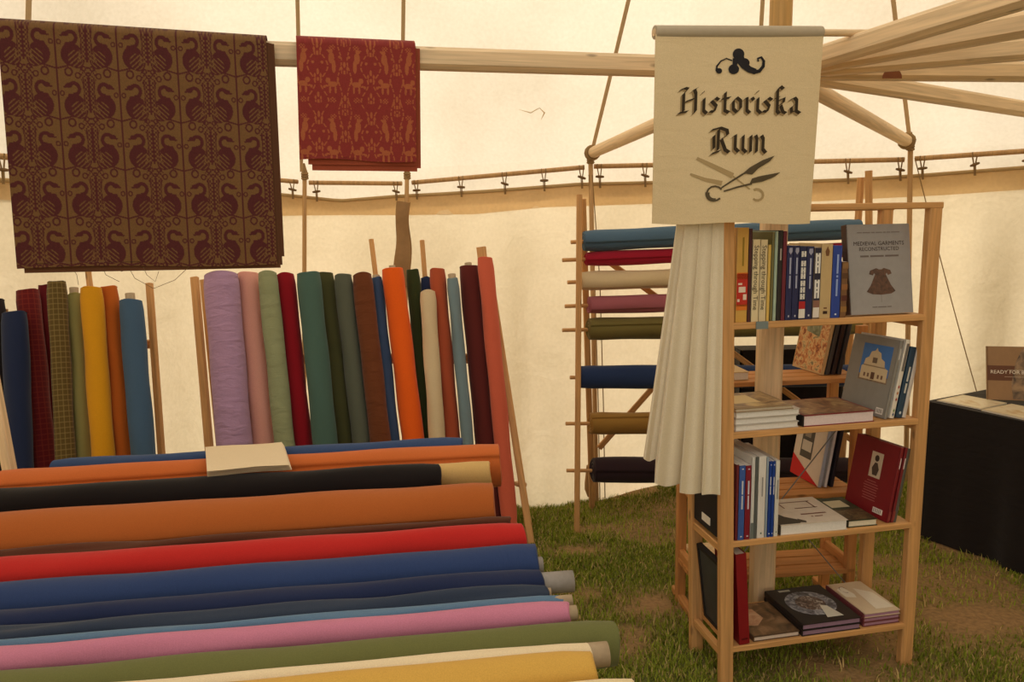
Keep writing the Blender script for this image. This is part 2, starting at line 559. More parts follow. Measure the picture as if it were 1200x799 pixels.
def ridge_of(p):
    if p.y > 1.5:
        t = (p.x - 0.465) / (-1.31 - 0.465)
        # the left seams run almost straight back-to-front
        q = p.x + 0.44 + 0.3 * max(0.0, min(1.0, (-0.6 - p.x) / 0.7))
        if q >= C1.x: return C1.copy()
        if q <= C2.x: return C2.copy()
        return C2.lerp(C1, (q - C2.x) / (C1.x - C2.x))
    q = max(C2.x, min(C1.x, p.x))
    return C2.lerp(C1, (q - C2.x) / (C1.x - C2.x))


def roofpt(p, t, off=0.0):
    e = Vector((p.x, p.y, 1.87)); r = ridge_of(p)
    s = e.lerp(r, t)
    s.z -= 0.05 * math.sin(math.pi * t) + off
    return s


rb = MB()
ne = len(EAVE) - 1
rb.grid(lambda u, v: roofpt(EAVE[round(u * ne)], v), ne, 14, CANVAS)
roof = rb.obj('ceiling')
tag(roof, 'cream canvas tent roof glowing with daylight', None, None, 'structure')
sk = MB()


def skirtpt(u, v):
    i = round(u * ne); p = EAVE[i]; c = Vector((0.3, 1.5)); out = (p - c).normalized()
    zt, zb = wall_prof(p)
    q = p + out * (0.05 * v ** 0.5)
    return Vector((q.x, q.y, lerp(1.87, zt - 0.035, v)))


# seams (flat webbing under the roof cloth)
SEAM = plain(rgb(206, 178, 138), 'seam webbing', 0.9, 0.1)
for px in (48, 363, 477, 692, 880, 1061, 1250):
    p = eave_at(px)
    s = MB()
    a0 = roofpt(p, 0.0); a1 = roofpt(p, 1.0)
    side = (a1 - a0).cross(Vector((0, 0, 1)))
    side.normalize()
    nr = side.cross((a1 - a0).normalized())
    if nr.z > 0: nr = -nr
    V = []
    for k in range(15):
        c = roofpt(p, k / 14) + nr * 0.012
        for sx, sn in ((-1, 0), (1, 0), (1, .006), (-1, .006)):
            V.append(c + side * 0.010 * sx + nr * sn)
    Fc = []
    for k in range(14):
        for e in range(4):
            Fc.append((k * 4 + e, k * 4 + (e + 1) % 4, k * 4 + 4 + (e + 1) % 4, k * 4 + 4 + e))
    s.add(V, Fc, SEAM)
    s.obj('seam', roof)

def roofhit(px, py):
    d = ray(px, py); best = None
    for k in range(400):
        p = CAM + d * (2.5 + k * 0.01)
        e = eave_at(600 + F * p.x / p.y)
        # compare with the roof at the same column
        for t in (0.05, 0.1, 0.15, 0.2, 0.25, 0.3):
            r_ = roofpt(e, t); dd = (r_ - p).length
            if best is None or dd < best[0]: best = (dd, r_, p)
    return best[2]


stn = MB()
stn.tube([roofhit(x, y) + Vector((0, -0.012, -0.012)) for x, y in ((608, 126), (622, 130), (632, 124), (638, 130), (634, 138))], [0.0006, 0.003, 0.002, 0.005, 0.001], plain(rgb(222, 196, 156), 'roof stain', 0.95, 0.05), 5)
stn.obj('stain', roof)
# wall canvas: hangs from the toggles, wrinkled, gathered at the foot
rw = random.Random(4)
ph = [rw.uniform(0, 6.28) for _ in range(8)]


def wall_prof(p):
    px = pxof(p.x, p.y)
    if p.y > 0.6:
        zt = P(px, interp(WTOPY, px), p.y).z if -250 < px < 1500 else 1.74
        zb = P(px, interp(BANDY, px), p.y).z if -250 < px < 1500 else 1.62
        return min(zt, 1.8), zb
    return 1.74, 1.56


def wallpt(i, v):
    p = EAVE[i]
    zt, zb = wall_prof(p)
    c = Vector((0.3, 1.5))
    out = (p - c).normalized()
    # the foot of the wall comes in a little on the far side
    px = pxof(p.x, p.y)
    pull = interp([(250, 0.0), (480, 0.4), (620, 0.5), (700, 0.36), (780, 0.15), (900, 0.06), (1100, 0.0)], px) if p.y > 0.6 else 0
    w = v ** 1.2
    q = p - out * pull * w
    s = i * 0.37
    wob = 0.03 * math.sin(s * 1.9 + ph[0]) * math.sin(math.pi * v) + 0.018 * math.sin(s * 4.1 + ph[1] + v * 2) * v + 0.012 * math.sin(s * 2.7 + v * 7 + ph[2]) * v
    if px > 1080: wob += 0.022 * math.sin(i * 0.9 + 1.5 * math.sin(v * 2)) * min(1, v * 3) * min(1, (px - 1080) / 60)
    q = q + out * wob
    z = lerp(zt, gz(q.x, q.y) - 0.02, v)
    return Vector((q.x, q.y, z))


wb = MB()
wb.grid(lambda u, v: wallpt(round(u * ne), v), ne, 22, WALLCV)
wall = wb.obj('wall_back')
tag(wall, 'cream canvas tent side wall hanging from wooden toggles', None, None, 'structure')
sk.grid(skirtpt, ne, 4, CANVAS)
sk.obj('eave_skirt', roof)
vb = MB()


def valpt(u, v):
    i = round(u * ne)
    p = EAVE[i]
    zt, zb = wall_prof(p)
    c = Vector((0.3, 1.5)); out = (p - c).normalized()
    q = p - out * (0.012 + 0.012 * v + 0.006 * math.sin(i * 1.1) * v)
    return Vector((q.x, q.y, lerp(zt + 0.004, zb, v)))


vb.grid(valpt, ne, 4, VALCV)
hem = vb.obj('valance', wall)
# rolled hem along the top of the wall
hb = MB()
hb.tube([valpt(i / ne, 0) for i in range(0, ne + 1)], 0.011, fabric(rgb(190, 160, 112), 'hem tape'), 6)
hb.obj('hem', wall)

# ---------------------------------------------------------------- tent poles, rails, toggles
LB = {357: 'thin tent pole behind the middle of the lavender and teal upright bolts', 477: 'thin tent pole with brown paper wrapped around it',
      692: 'thin tent pole beside the ladder rack of cloth rolls', 1067: 'thin tent pole behind the grey upright book on the bookcase'}
for px, ky, foot in ((357, 203, 0), (477, 203, 0), (692, 184, 0), (1067, 168, 0)):
    e = eave_at(px)
    Y = e.y - 0.06
    top = P(px, ky, Y)
    i = min(range(len(EAVE)), key=lambda k: (EAVE[k] - e).length)
    wbm = wallpt(i, 1.0)
    dirn = Vector((e.x, e.y)).normalized()
    bx, by = e.x, wbm.y - (0.035 if px == 692 else 0.1)
    if px == 692: bx = P(699, 560, by).x
    if px == 1067: bx = P(1071, 420, by).x
    bot = Vector((bx, by, gz(bx, by) - 0.01))
    t = thing('tent_pole', bot, LB[px], 'tent pole')
    rod('shaft', bot, top, 0.0135, WOODT, t)
    k = MB()
    for j in range(3):
        k.tube([top + Vector((0.016 * math.cos(a), 0.016 * math.sin(a), -0.03 + 0.014 * j + 0.004 * math.sin(a))) for a in [2 * math.pi * q / 12 for q in range(13)]], 0.0075, ROPE, 6)
    k.tube([top + Vector((0, 0, z)) for z in (-0.02, 0, 0.03, 0.06)], [0.016, 0.02, 0.012, 0.005], ROPE, 8)
    k.obj('rope_knot', t)
    if px == 477:
        # brown wrapping paper tied to the pole
        def wrap(u, v):
            zp = lerp(1.66, 1.15, v); kp = (top.z - zp) / (top.z - bot.z); c = top.lerp(bot, kp) + Vector((-0.018, -0.016, 0))
            a = lerp(-0.2, 3.5, u)
            rr = 0.046 * (1 - 0.12 * math.sin(v * 5 + 1)) + 0.006 * math.sin(v * 9 + u * 3)
            return c + Vector((-math.cos(a) * rr, -abs(math.sin(a)) * 0.022 - 0.006 * math.sin(v * 11), 0.006 * math.sin(u * 6)))
        wp = MB(); wp.grid(wrap, 14, 20, plain(rgb(150, 116, 78), 'brown wrapping paper', 0.8, 0.2, 0.1, 30))
        wo = wp.obj('brown_paper'); tag(wo, 'crumpled brown paper wrapped around a thin tent pole', 'paper')
    if px == 692:
        k = MB()
        k.tube([P(690, 205, Y - .03), P(697, 330, Y - .1), P(701, 470, by - .03), P(703, 585, by - .03)], 0.003, ROPE, 5)
        k.tube([P(694, 205, Y - .03), P(703, 330, Y - .1), P(707, 470, by - .03), P(709, 583, by - .03)], 0.003, ROPE, 5)
        k.obj('guy_cord', t)
    if px == 1067:
        k = MB()
        a, b_ = P(1072, 185, Y), P(1149, 475, 3.95)
        k.tube([a.lerp(b_, j / 8) + Vector((0, 0, -0.02 * math.sin(math.pi * j / 8))) for j in range(9)], 0.0028, ROPE, 5)
        k.obj('guy_cord', t)
RAILS = [((-60, 178), (349, 213), (5, 343)), ((362, 214), (471, 215), (371, 464)), ((483, 214), (685, 196), (488, 540, 591, 637, 681)),
         ((696, 195), (1060, 187), (702, 755, 815, 873, 932, 992, 1053)), ((1072, 186), (1260, 173), (1079, 1140, 1201))]
RL = ['wooden eave rail above the row of dark plaid bolts', 'short wooden eave rail between the two close tent poles', 'wooden eave rail sloping up to the ladder rack pole',
      'long wooden eave rail passing behind the painted sign', 'wooden eave rail above the black covered book table']
for (a, b_, tg), lab in zip(RAILS, RL):
    ya_, yb_ = eave_at(a[0]).y - 0.035, eave_at(b_[0]).y - 0.035
    p0, p1 = P(a[0], a[1], ya_), P(b_[0], b_[1], yb_)
    t = thing('eave_rail', p0, lab, 'tent rail', 'eave rails of the tent')
    nseg = 10
    pts = []
    for k in range(nseg + 1):
        px = lerp(a[0], b_[0], k / nseg)
        e = eave_at(px)
        pts.append(P(px, lerp(a[1], b_[1], k / nseg), e.y - 0.035))
    r_ = MB(); r_.tube(pts, 0.0135, WOODT, 8); r_.obj('bar', t)
    for px in tg:
        e = eave_at(px)
        Y = e.y - 0.035
        yr = lerp(a[1], b_[1], (px - a[0]) / (b_[0] - a[0])); yw = interp(WTOPY, px)
        u_ = P(px, yr, Y); l_ = P(px + 1, yw + 2, Y + 0.01); mid = u_.lerp(l_, 0.52)
        tl = MB()
        for sx in (-1, 1):
            tl.tube([u_ + Vector((0.012 * sx, -0.016, 0.012)), u_ + Vector((0.012 * sx, -0.018, -0.01)), mid + Vector((0.004 * sx, -0.012, 0)), l_ + Vector((0.003 * sx, -.012, -0.01))], 0.0035, ROPE, 6)
        lo = tl.obj('rope_loop', t)
        tp = MB(); an = random.uniform(-0.35, 0.35)
        d = Vector((math.cos(an), 0, math.sin(an))) * 0.024
        tp.tube([mid - d + Vector((0, -.014, 0)), mid - d * .5 + Vector((0, -.014, 0)), mid + d * .5 + Vector((0, -.014, 0)), mid + d + Vector((0, -.014, 0))], [0.0055, 0.0075, 0.0075, 0.0055], plain(rgb(120, 92, 58), 'toggle wood', 0.7), 8)
        tp.obj('toggle_peg', lo)

# centre pole with hub and spokes
HUB = Vector((0.9006, 2.560, 1.9928))
cp = thing('centre_pole', (HUB.x, HUB.y, 0), 'square pale timber centre pole of the tent behind the bookcase', 'tent pole')
beam('shaft', (HUB.x, HUB.y, -0.02), (HUB.x, HUB.y, 2.06), 0.078, 0.078, WOODP, cp, (0, 1, 0), 0.012)
rod('upper_shaft', (HUB.x, HUB.y, 2.055), (HUB.x, HUB.y, 4.33), 0.036, wood(rgb(186, 146, 86), 'golden varnished pole'), cp, 18)
hbm = MB(); hbm.prism([(0.1 * math.cos(k * math.pi / 8), 0.1 * math.sin(k * math.pi / 8)) for k in range(16)], -0.05, 0.035, WOODP, Matrix.Translation(HUB))
hbm.obj('hub', cp)
SP = [((-1.0, -0.235), 3.35, 0.0, 'pale timber roof spoke carrying the two hung patterned cloths'),
      ((1.55, 0.95), 2.13, -0.03, 'lowest thick timber roof spoke crossing to the wall above the book table'),
      ((0.96, 0.09), 2.26, -0.02, 'timber roof spoke with a brown resin stain near the hub'),
      ((0.72, -0.26), 2.4, 0.0, 'timber roof spoke between the stained spoke and the two rising ones'),
      ((0.50, -0.58), 2.6, 0.0, 'timber roof spoke second in the fan beside the hanging rod'),
      ((0.28, -0.83), 2.9, 0.0, 'steepest timber roof spoke passing just under the hanging rod')]
for k, (d, L, dz, lab) in enumerate(SP):
    d = Vector((d[0], d[1], 0)).normalized()
    a = HUB + d * 0.085; b_ = HUB + d * L + Vector((0, 0, dz))
    o = beam('roof_spoke', a, b_, 0.055, 0.062, WOODP, None, (0, 0, 1), 0.012)
    tag(o, lab, 'roof spoke', 'roof spokes of the tent')
    if k == 2:
        s = MB()
        mid = a.lerp(b_, 0.135)
        st = []
        nrm = Vector((d.y, -d.x, 0))
        s.add([mid + d * (0.035 * math.cos(q)) + Vector((0, 0, -0.03 + max(0, 0.034 * math.sin(q)))) + nrm * 0.0282 for q in [math.pi * j / 10 for j in range(11)]], [tuple(range(11))], plain(rgb(126, 72, 40), 'resin stain', 0.5))
        s.obj('resin_stain', o)
for (px, py), lab in (((1064, 166), 'slender round roof spoke tied to a tent pole with rope behind the sign'), ((692, 180), 'slender round roof spoke tied to the tent pole above the ladder rack')):
    e = eave_at(px)
    b_ = P(px, py, e.y - 0.1)
    d = (b_ - HUB).normalized()
    o = rod('roof_spoke', HUB + d * 0.085, b_, 0.031, WOODP, None, 14)
    tag(o, lab, 'roof spoke', 'roof spokes of the tent')
    k = MB()
    for j in range(2):
        k.tube([b_ - d * (0.02 + 0.02 * j) + Vector((0.0, 0, 0)) + (Vector((0, 0, 1)) * math.sin(q) + d.cross(Vector((0, 0, 1))).normalized() * math.cos(q)) * 0.037 for q in [2 * math.pi * z / 12 for z in range(13)]], 0.008, ROPE, 6)
    k.obj('rope_lashing', o)

# ---------------------------------------------------------------- painted sign on a rod
def sd_at(px):
    return 2.085 + (px - 767) / (963 - 767) * 0.125


GREYROD = plain(rgb(176, 162, 138), 'grey painted rod sleeve', 0.7)
SIGNC = fabric(rgb(224, 202, 160), 'sign linen', fold=0.12)
s0, s1 = P(767, 38, sd_at(767)), P(962, 38.5, sd_at(962))
sr = rod('hanging_rod', s0.lerp(s1, -0.005), s0.lerp(s1, 2.6), 0.010, WOODP)
tag(sr, 'long thin wooden rod resting on the spokes with the painted sign on it', 'rod')
sg = thing('hanging_sign', s0.lerp(s1, 0.5), 'cream linen sign painted with black letters and shears', 'sign')
sl = MB(); sl.tube([s0, s0.lerp(s1, .5), s1], 0.018, GREYROD, 14); sl.obj('rod_sleeve', sg)


def signpt(u, v, off=0.0):
    xl = lerp(767, 764.5, v); xr = lerp(963, 948, v)
    yb = lerp(41, lerp(262, 261.5, u) + 1.2 * math.sin(u * 9), v)
    p = P(lerp(xl, xr, u), yb, sd_at(lerp(xl, xr, u)))
    p.y += 0.006 * math.sin(u * 5 + 1) * v + 0.004 * math.sin(u * 11) * v - off - 0.012 * (1 - v)
    return p


sc_ = MB()
sc_.grid(lambda u, v: signpt(u, v, 0.001), 30, 30, SIGNC, True, True)
sc_.grid(lambda u, v: signpt(u, v, -0.002), 30, 30, SIGNC, True)
sc_.obj('linen_panel', sg)


def signpx(x, y, off=0.003):
    """zoomed sign coordinates to the sign surface"""
    px = 770 + x * 180 / 719; py = 50 + y * 200 / 799
    v = (py - 41) / 221.0
    xl = lerp(767, 764.5, v); xr = lerp(963, 948, v)
    return signpt((px - xl) / (xr - xl), v, off)


def stroke(mb, pts, mat, nib=(7.0, -5.5), off=0.0035):
    nx_, ny_ = nib
    for (a, b_) in zip(pts, pts[1:]):
        q = [(a[0] - nx_, a[1] - ny_), (a[0] + nx_, a[1] + ny_), (b_[0] + nx_, b_[1] + ny_), (b_[0] - nx_, b_[1] - ny_)]
        mb.add([signpx(x, y, off) for x, y in q], [(0, 1, 2, 3)], mat)


def line(mb, pts, w0, w1, mat, off=0.0035):
    n_ = len(pts) - 1
    L_ = []
    for i, p in enumerate(pts):
        a = pts[max(i - 1, 0)]; c = pts[min(i + 1, n_)]
        tx, ty = c[0] - a[0], c[1] - a[1]; l = math.hypot(tx, ty) or 1
        ww = lerp(w0, w1, i / n_) / 2
        L_.append(((p[0] - ty / l * ww, p[1] + tx / l * ww), (p[0] + ty / l * ww, p[1] - tx / l * ww)))
    for (a, b_), (c, d) in zip(L_, L_[1:]):
        mb.add([signpx(*q, off) for q in (a, b_, d, c)], [(0, 1, 2, 3)], mat)


def blob(mb, cx, cy, rx, ry, mat, off=0.0035, n=18):
    mb.add([signpx(cx + rx * math.cos(2 * math.pi * k / n), cy + ry * math.sin(2 * math.pi * k / n), off) for k in range(n)], [tuple(range(n))], mat)


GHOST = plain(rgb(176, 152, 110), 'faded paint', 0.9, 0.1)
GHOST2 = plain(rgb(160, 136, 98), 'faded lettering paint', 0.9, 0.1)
SHEAR = plain(rgb(92, 80, 60), 'grey brown paint', 0.8, 0.1, 0.15, 40)
INKS = plain(rgb(62, 52, 40), 'worn black paint', 0.8, 0.1, 0.25, 60)
INKB = plain(rgb(46, 44, 46), 'blue black paint', 0.8, 0.1, 0.25, 40)
S_ = [(270, 262), (250, 276), (272, 300), (262, 326), (242, 324)]
LETT = [
    [(104, 224), (128, 214), (142, 218), (122, 240), (120, 322)], [(128, 278), (174, 262)], [(172, 222), (178, 240), (176, 322), (166, 334)], [(98, 330), (140, 322)], [(160, 228), (186, 214)],
    [(216, 264), (214, 320), (228, 334)], [(206, 268), (218, 258)], [(211, 234), (213, 236)],
    S_, [(268, 262), (284, 272)],
    [(314, 238), (311, 322), (330, 332)], [(298, 268), (336, 262)],
    [(366, 262), (351, 280), (351, 316), (368, 332), (385, 312), (385, 278), (366, 262)],
    [(404, 268), (415, 264), (414, 322), (428, 334)], [(416, 278), (438, 262), (446, 274)],
    [(466, 264), (464, 320), (480, 334)], [(456, 268), (468, 258)], [(463, 234), (465, 236)],
    [(x + 247, y) for x, y in S_], [(515, 262), (531, 272)],
    [(584, 220), (570, 208), (558, 226), (555, 322), (566, 334)], [(558, 276), (588, 262), (584, 284), (562, 296)], [(572, 296), (582, 326), (596, 332)], [(546, 264), (566, 258)],
    [(612, 272), (636, 260), (646, 272), (644, 322), (660, 332)], [(644, 288), (620, 304), (622, 328), (644, 318)],
    [(250, 412), (290, 402), (322, 414), (326, 436), (292, 456)], [(284, 410), (280, 506)], [(296, 456), (314, 506), (332, 518)], [(250, 522), (290, 510)], [(262, 438), (262, 498)],
    [(350, 444), (362, 438), (360, 500), (376, 516), (396, 500)], [(398, 440), (396, 504), (412, 518)],
    [(424, 448), (434, 440), (432, 516)], [(436, 452), (456, 438), (462, 454), (460, 516)], [(464, 452), (484, 438), (492, 454), (490, 502), (504, 518)]]
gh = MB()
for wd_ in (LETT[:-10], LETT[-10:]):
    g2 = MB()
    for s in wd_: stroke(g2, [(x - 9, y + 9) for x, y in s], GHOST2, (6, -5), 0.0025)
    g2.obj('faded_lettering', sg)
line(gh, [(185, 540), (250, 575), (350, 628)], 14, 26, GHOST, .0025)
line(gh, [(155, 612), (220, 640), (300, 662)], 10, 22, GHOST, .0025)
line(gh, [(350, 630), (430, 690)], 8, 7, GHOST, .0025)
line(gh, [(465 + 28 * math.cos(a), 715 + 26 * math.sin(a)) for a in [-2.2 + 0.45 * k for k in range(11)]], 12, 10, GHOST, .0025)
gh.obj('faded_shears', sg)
for wd_, nm_ in ((LETT[:-10], 'Historiska'), (LETT[-10:], 'Rum')):
    lt_ = MB()
    for s in wd_: stroke(lt_, s, INKS)
    lt_.obj('lettering', sg)['label'] = 'black painted blackletter word ' + nm_
orn = MB()
blob(orn, 374, 60, 27, 27, INKB); blob(orn, 352, 130, 25, 23, INKB); blob(orn, 284, 137, 14, 13, INKB)
line(orn, [(376, 66), (386, 92), (402, 114), (426, 132), (455, 141)], 42, 26, INKB)
blob(orn, 400, 100, 26, 22, INKB)
line(orn, [(360, 80), (356, 118)], 26, 20, INKB)
line(orn, [(440, 145), (472, 138), (490, 115), (492, 92), (480, 74), (464, 80), (466, 94)], 18, 8, INKB)
line(orn, [(345, 90), (318, 80), (292, 92), (274, 115), (272, 138)], 5, 9, INKB)
orn.obj('ornament', sg)
sh = MB()
line(sh, [(266 + 36 * math.cos(a), 708 + 34 * math.sin(a)) for a in [-0.5 - 0.5 * k for k in range(11)]], 8, 9, SHEAR)
line(sh, [(266 + 33 * math.cos(a), 708 + 31 * math.sin(a)) for a in [1.4 + 0.28 * k for k in range(8)]], 16, 20, SHEAR)
line(sh, [(296, 684), (340, 656), (398, 620)], 7, 9, SHEAR); line(sh, [(308, 700), (370, 682), (440, 664)], 7, 9, SHEAR)
for poly in ([(384, 628), (430, 588), (490, 552), (545, 530), (524, 556), (470, 592), (440, 622), (412, 618)], [(428, 666), (440, 640), (474, 628), (572, 606), (545, 628), (490, 652)]):
    sh.add([signpx(x, y, .0035) for x, y in poly], [tuple(range(len(poly)))], SHEAR)
sh.obj('painted_shears', sg)

# ---------------------------------------------------------------- the two patterned cloths over the spoke
def ell(x, y, cx, cy, rx, ry):
    return ((x - cx) / rx) ** 2 + ((y - cy) / ry) ** 2 < 1


def ring(x, y, cx, cy, r0, r1, asp=1.0):
    d = np.hypot((x - cx), (y - cy) * asp)
    return (d > r0) & (d < r1)


def pat_bird(s, t):
    """mirrored swans under trees, dark wine on olive gold. s,t in tile units"""
    f = s % 1.0; a = np.where(f < 0.5, f, 1 - f); y = t % 1.0
    X = a * 72; Y = y * 54
    dark = ell(X, Y, 18.5, 29, 12.5, 12.5)
    dark |= ell(X, Y, 24, 34, 9, 9)
    dark |= ring(X, Y, 18.5, 11, 4.0, 8.2) & ((X > 15) | (Y < 8)) & ~((X < 17) & (Y > 11))
    dark |= ring(X, Y, 17, 20.5, 2, 6.5) & (X < 19) & (Y > 16)
    dark |= ell(X, Y, 12.5, 7.5, 4.2, 2.6) | ell(X, Y, 8.2, 9.2, 2.2, 1.0)
    dark |= (X < 1.0) | (ring(X, Y, 4.5, 16, 1.6, 3.0))
    dark |= ring(X, Y, 13.5, 47, 3.0, 5.0) | ring(X, Y, 24, 50.5, 2, 3.6)
    dark |= ((np.abs(Y - 44 + 0.25 * X) < 0.9) & (X < 20)) | ((np.abs(Y - 36 - 1.1 * (X - 22)) < 1.0) & (X > 18))
    z = X > (27 + 2.5 * np.sin(Y / 54 * 2 * np.pi))
    up = z & (Y < 36)
    dots = ((np.floor(X / 2.2) + np.floor(Y / 2.4)) % 2 == 0)
    dark = np.where(up, dots | (np.abs(X - 36) < 1.1) | (np.abs(X - 29.5) < .7), dark)
    feather = ell(X, Y, 23, 33, 9, 9) & ((np.floor((X * 0.8 + Y) / 1.7) % 3) == 0)
    dark = dark & ~feather
    ht = ring(X, Y, 31, 43, 1.5, 3.0) | ((np.floor(X / 1.8) + np.floor(Y / 1.8)) % 3 == 0) & (Y > 41) & (X > 26)
    dark |= ht
    return dark


def pat_damask(s, t):
    f = s % 1.0; a = np.where(f < 0.5, f, 1 - f); y = t % 1.0
    X = a * 58; Y = y * 74
    g = ell(X, Y, 15, 12, 2.6, 2.0) | ell(X, Y, 14, 19, 3.2, 6) | ell(X, Y, 11.5, 28, 2.2, 7) | ell(X, Y, 17.5, 11, 1.6, .8)
    g |= ell(X, Y, 13, 47, 5, 3) | ell(X, Y, 18, 43, 2.6, 3) | ell(X, Y, 10, 53, 1.2, 4) | ell(X, Y, 16, 53, 1.2, 4) | ell(X, Y, 20, 49, 3, 1) | ell(X, Y, 7.5, 43, 1, 4)
    for cy in (6, 62):
        g |= ell(X, Y, 13, cy + 2, 3.5, 3) & ((np.floor(X / 1.6) + np.floor(Y / 1.6)) % 2 == 0)
    # flowers on both axes
    for cx, cy, k in ((0, 30, 1), (0, 66, 1.1), (29, 10, 1.1), (29, 38, 1), (29, 62, .9), (0, 2, .8)):
        dx_, dy_ = np.abs(X - cx), Y - cy
        g |= ((np.abs(dx_ - 3.2 * k) + np.abs(dy_) * 0.5) < 1.4 * k) | ell(dx_, dy_, 0, -4 * k, 1.4, 3.2 * k) | (ell(dx_, dy_, 0, 4 * k, 4.5 * k, 2 * k) & (np.floor(dx_ / 1.2) % 2 == 0))
    g |= (np.abs(X - 22 - 4 * np.sin(Y / 74 * 4 * np.pi)) < 0.8) & (np.floor(Y / 2.2) % 3 != 0)
    g |= (np.abs(X - 5 - 2 * np.sin(Y / 74 * 4 * np.pi + 1)) < 0.7) & (np.floor(Y / 1.8) % 3 != 0)
    g |= ell(X, Y, 24, 24, 1.6, 1.6) | ell(X, Y, 22, 50, 1.5, 1.5) | ell(X, Y, 5, 18, 1.5, 1.5)
    return g


def hung_cloth(name, pat, tile, cols, corners, back, nu, nv, label, layers, wavy):
    """cloth folded over the spoke: front sheet with pattern, a turn over the timber, back sheet; layers = folded edges below"""
    (tl, tr, br, bl) = corners      # world points, front sheet
    t = thing(name, tl.lerp(tr, 0.5), label, 'cloth', None)
    W = (tr - tl).length
    H = (bl - tl).length
    over = 0.10
    nback = 40
    fx = (tr - tl).normalized(); bk = Vector((-fx.y, fx.x, 0)).normalized()
    if bk.y < 0: bk = -bk
    U = np.linspace(0, 1, nu + 1); Vv = np.linspace(0, 1, nv + 1)
    A = np.zeros((nv + 1, nu + 1, 3))
    L = lambda p: np.array(p)[None, None]
    u = U[None, :, None]; v = Vv[:, None, None]
    A = (L(tl) * (1 - u) + L(tr) * u) * (1 - v) + (L(bl) * (1 - u) + L(br) * u) * v
    wob = wavy * np.sin(u * 7 + 1) * v + wavy * .6 * np.sin(u * 15 + v * 3) * v
    A = A - np.array(bk)[None, None] * (wob - 0.0)
    A[..., 2] += (0.004 * np.sin(U * 6) * (Vv[:, None] > 0.98))
    # turn over the top
    m = 8
    rows = []
    for k in range(m, 0, -1):
        an = math.pi / 2 * k / m * 2
        c = A[0] + np.array(bk)[None] * (0.05 * (1 - math.cos(an))) + np.array([0, 0, 1.0])[None] * (0.026 * math.sin(an))
        rows.append(c)
    bd = np.array(bk) * 0.1
    brow = []
    nb = 10
    for k in range(nb, 0, -1):
        brow.append(A[0] + bd[None] + np.array([0, 0, -1.0])[None] * back * k / nb)
    full = np.concatenate([np.array(brow), np.array(rows), A], 0)
    R_, C_ = full.shape[:2]
    # arc length along v for the pattern
    dv = np.concatenate([np.full(nb, back / nb), np.full(m, 0.012), np.full(nv + 1, H / nv)])
    tv = np.cumsum(dv); tv = tv - tv[nb + m]
    S = (U * W)[None] / tile[0] + 0.0 * tv[:, None]
    T = tv[:, None] / tile[1] + 0.0 * U[None]
    msk = pat(S + 0.12, T + 0.05)
    rn = np.random.RandomState(2).rand(R_, C_)
    c0, c1 = np.array(cols[0]), np.array(cols[1])
    cc = np.where(msk[..., None], c1[None, None], c0[None, None]) * (0.86 + 0.28 * rn[..., None])
    idx = np.arange(R_ * C_).reshape(R_, C_)
    Q = np.stack([idx[:-1, :-1], idx[1:, :-1], idx[1:, 1:], idx[:-1, 1:]], -1).reshape(-1, 4)
    me = bpy.data.meshes.new('front_sheet')
    me.vertices.add(R_ * C_); me.vertices.foreach_set('co', full.astype(np.float32).ravel())
    me.loops.add(Q.size); me.loops.foreach_set('vertex_index', Q.astype(np.int32).ravel())
    me.polygons.add(len(Q)); me.polygons.foreach_set('loop_start', np.arange(0, Q.size, 4, dtype=np.int32))
    me.polygons.foreach_set('use_smooth', np.ones(len(Q), dtype=bool))
    me.update(calc_edges=True)
    ca = me.color_attributes.new('Col', 'FLOAT_COLOR', 'POINT')
    ca.data.foreach_set('color', np.concatenate([cc, np.ones((R_, C_, 1))], 2).astype(np.float32).ravel())
    me.materials.append(attrmat(name + ' weave', 0.8, 'Col', 0.08, 500))
    put(bpy.data.objects.new('front_sheet', me), Matrix.Identity(4), t)
    # inner folded layers whose edges show at the side and hem
    fm = fabric(tuple((0.5 * a + 0.5 * b) * 1.1 for a, b in zip(*cols)), 'inner fold')
    for (uo0, uo1, dz, dep) in layers:
        lb = MB()
        a_ = tl.lerp(tr, uo0); b_ = tl.lerp(tr, uo1); c_ = bl.lerp(br, uo1); d_ = bl.lerp(br, uo0)
        for off in (0, 0.003):
            lb.grid(lambda u_, v_: (a_.lerp(b_, u_).lerp(d_.lerp(c_, u_), v_)) + bk * (dep + off + 0.001 * math.sin(u_ * 9) * v_) + Vector((0, 0, -dz * v_)), 10, 10, fm, True, off == 0)
        lb.obj('folded_layer', t)
    return t


def spoke_y(px):
    # front face of the left spoke on a given column
    d = Vector((-1.0, -0.235))
    m_ = (px - 600) / F
    # point HUB + k d with x = m_ * y
    k = (HUB.x - m_ * HUB.y) / (m_ * d.y - d.x)
    return HUB.y + d.y * k


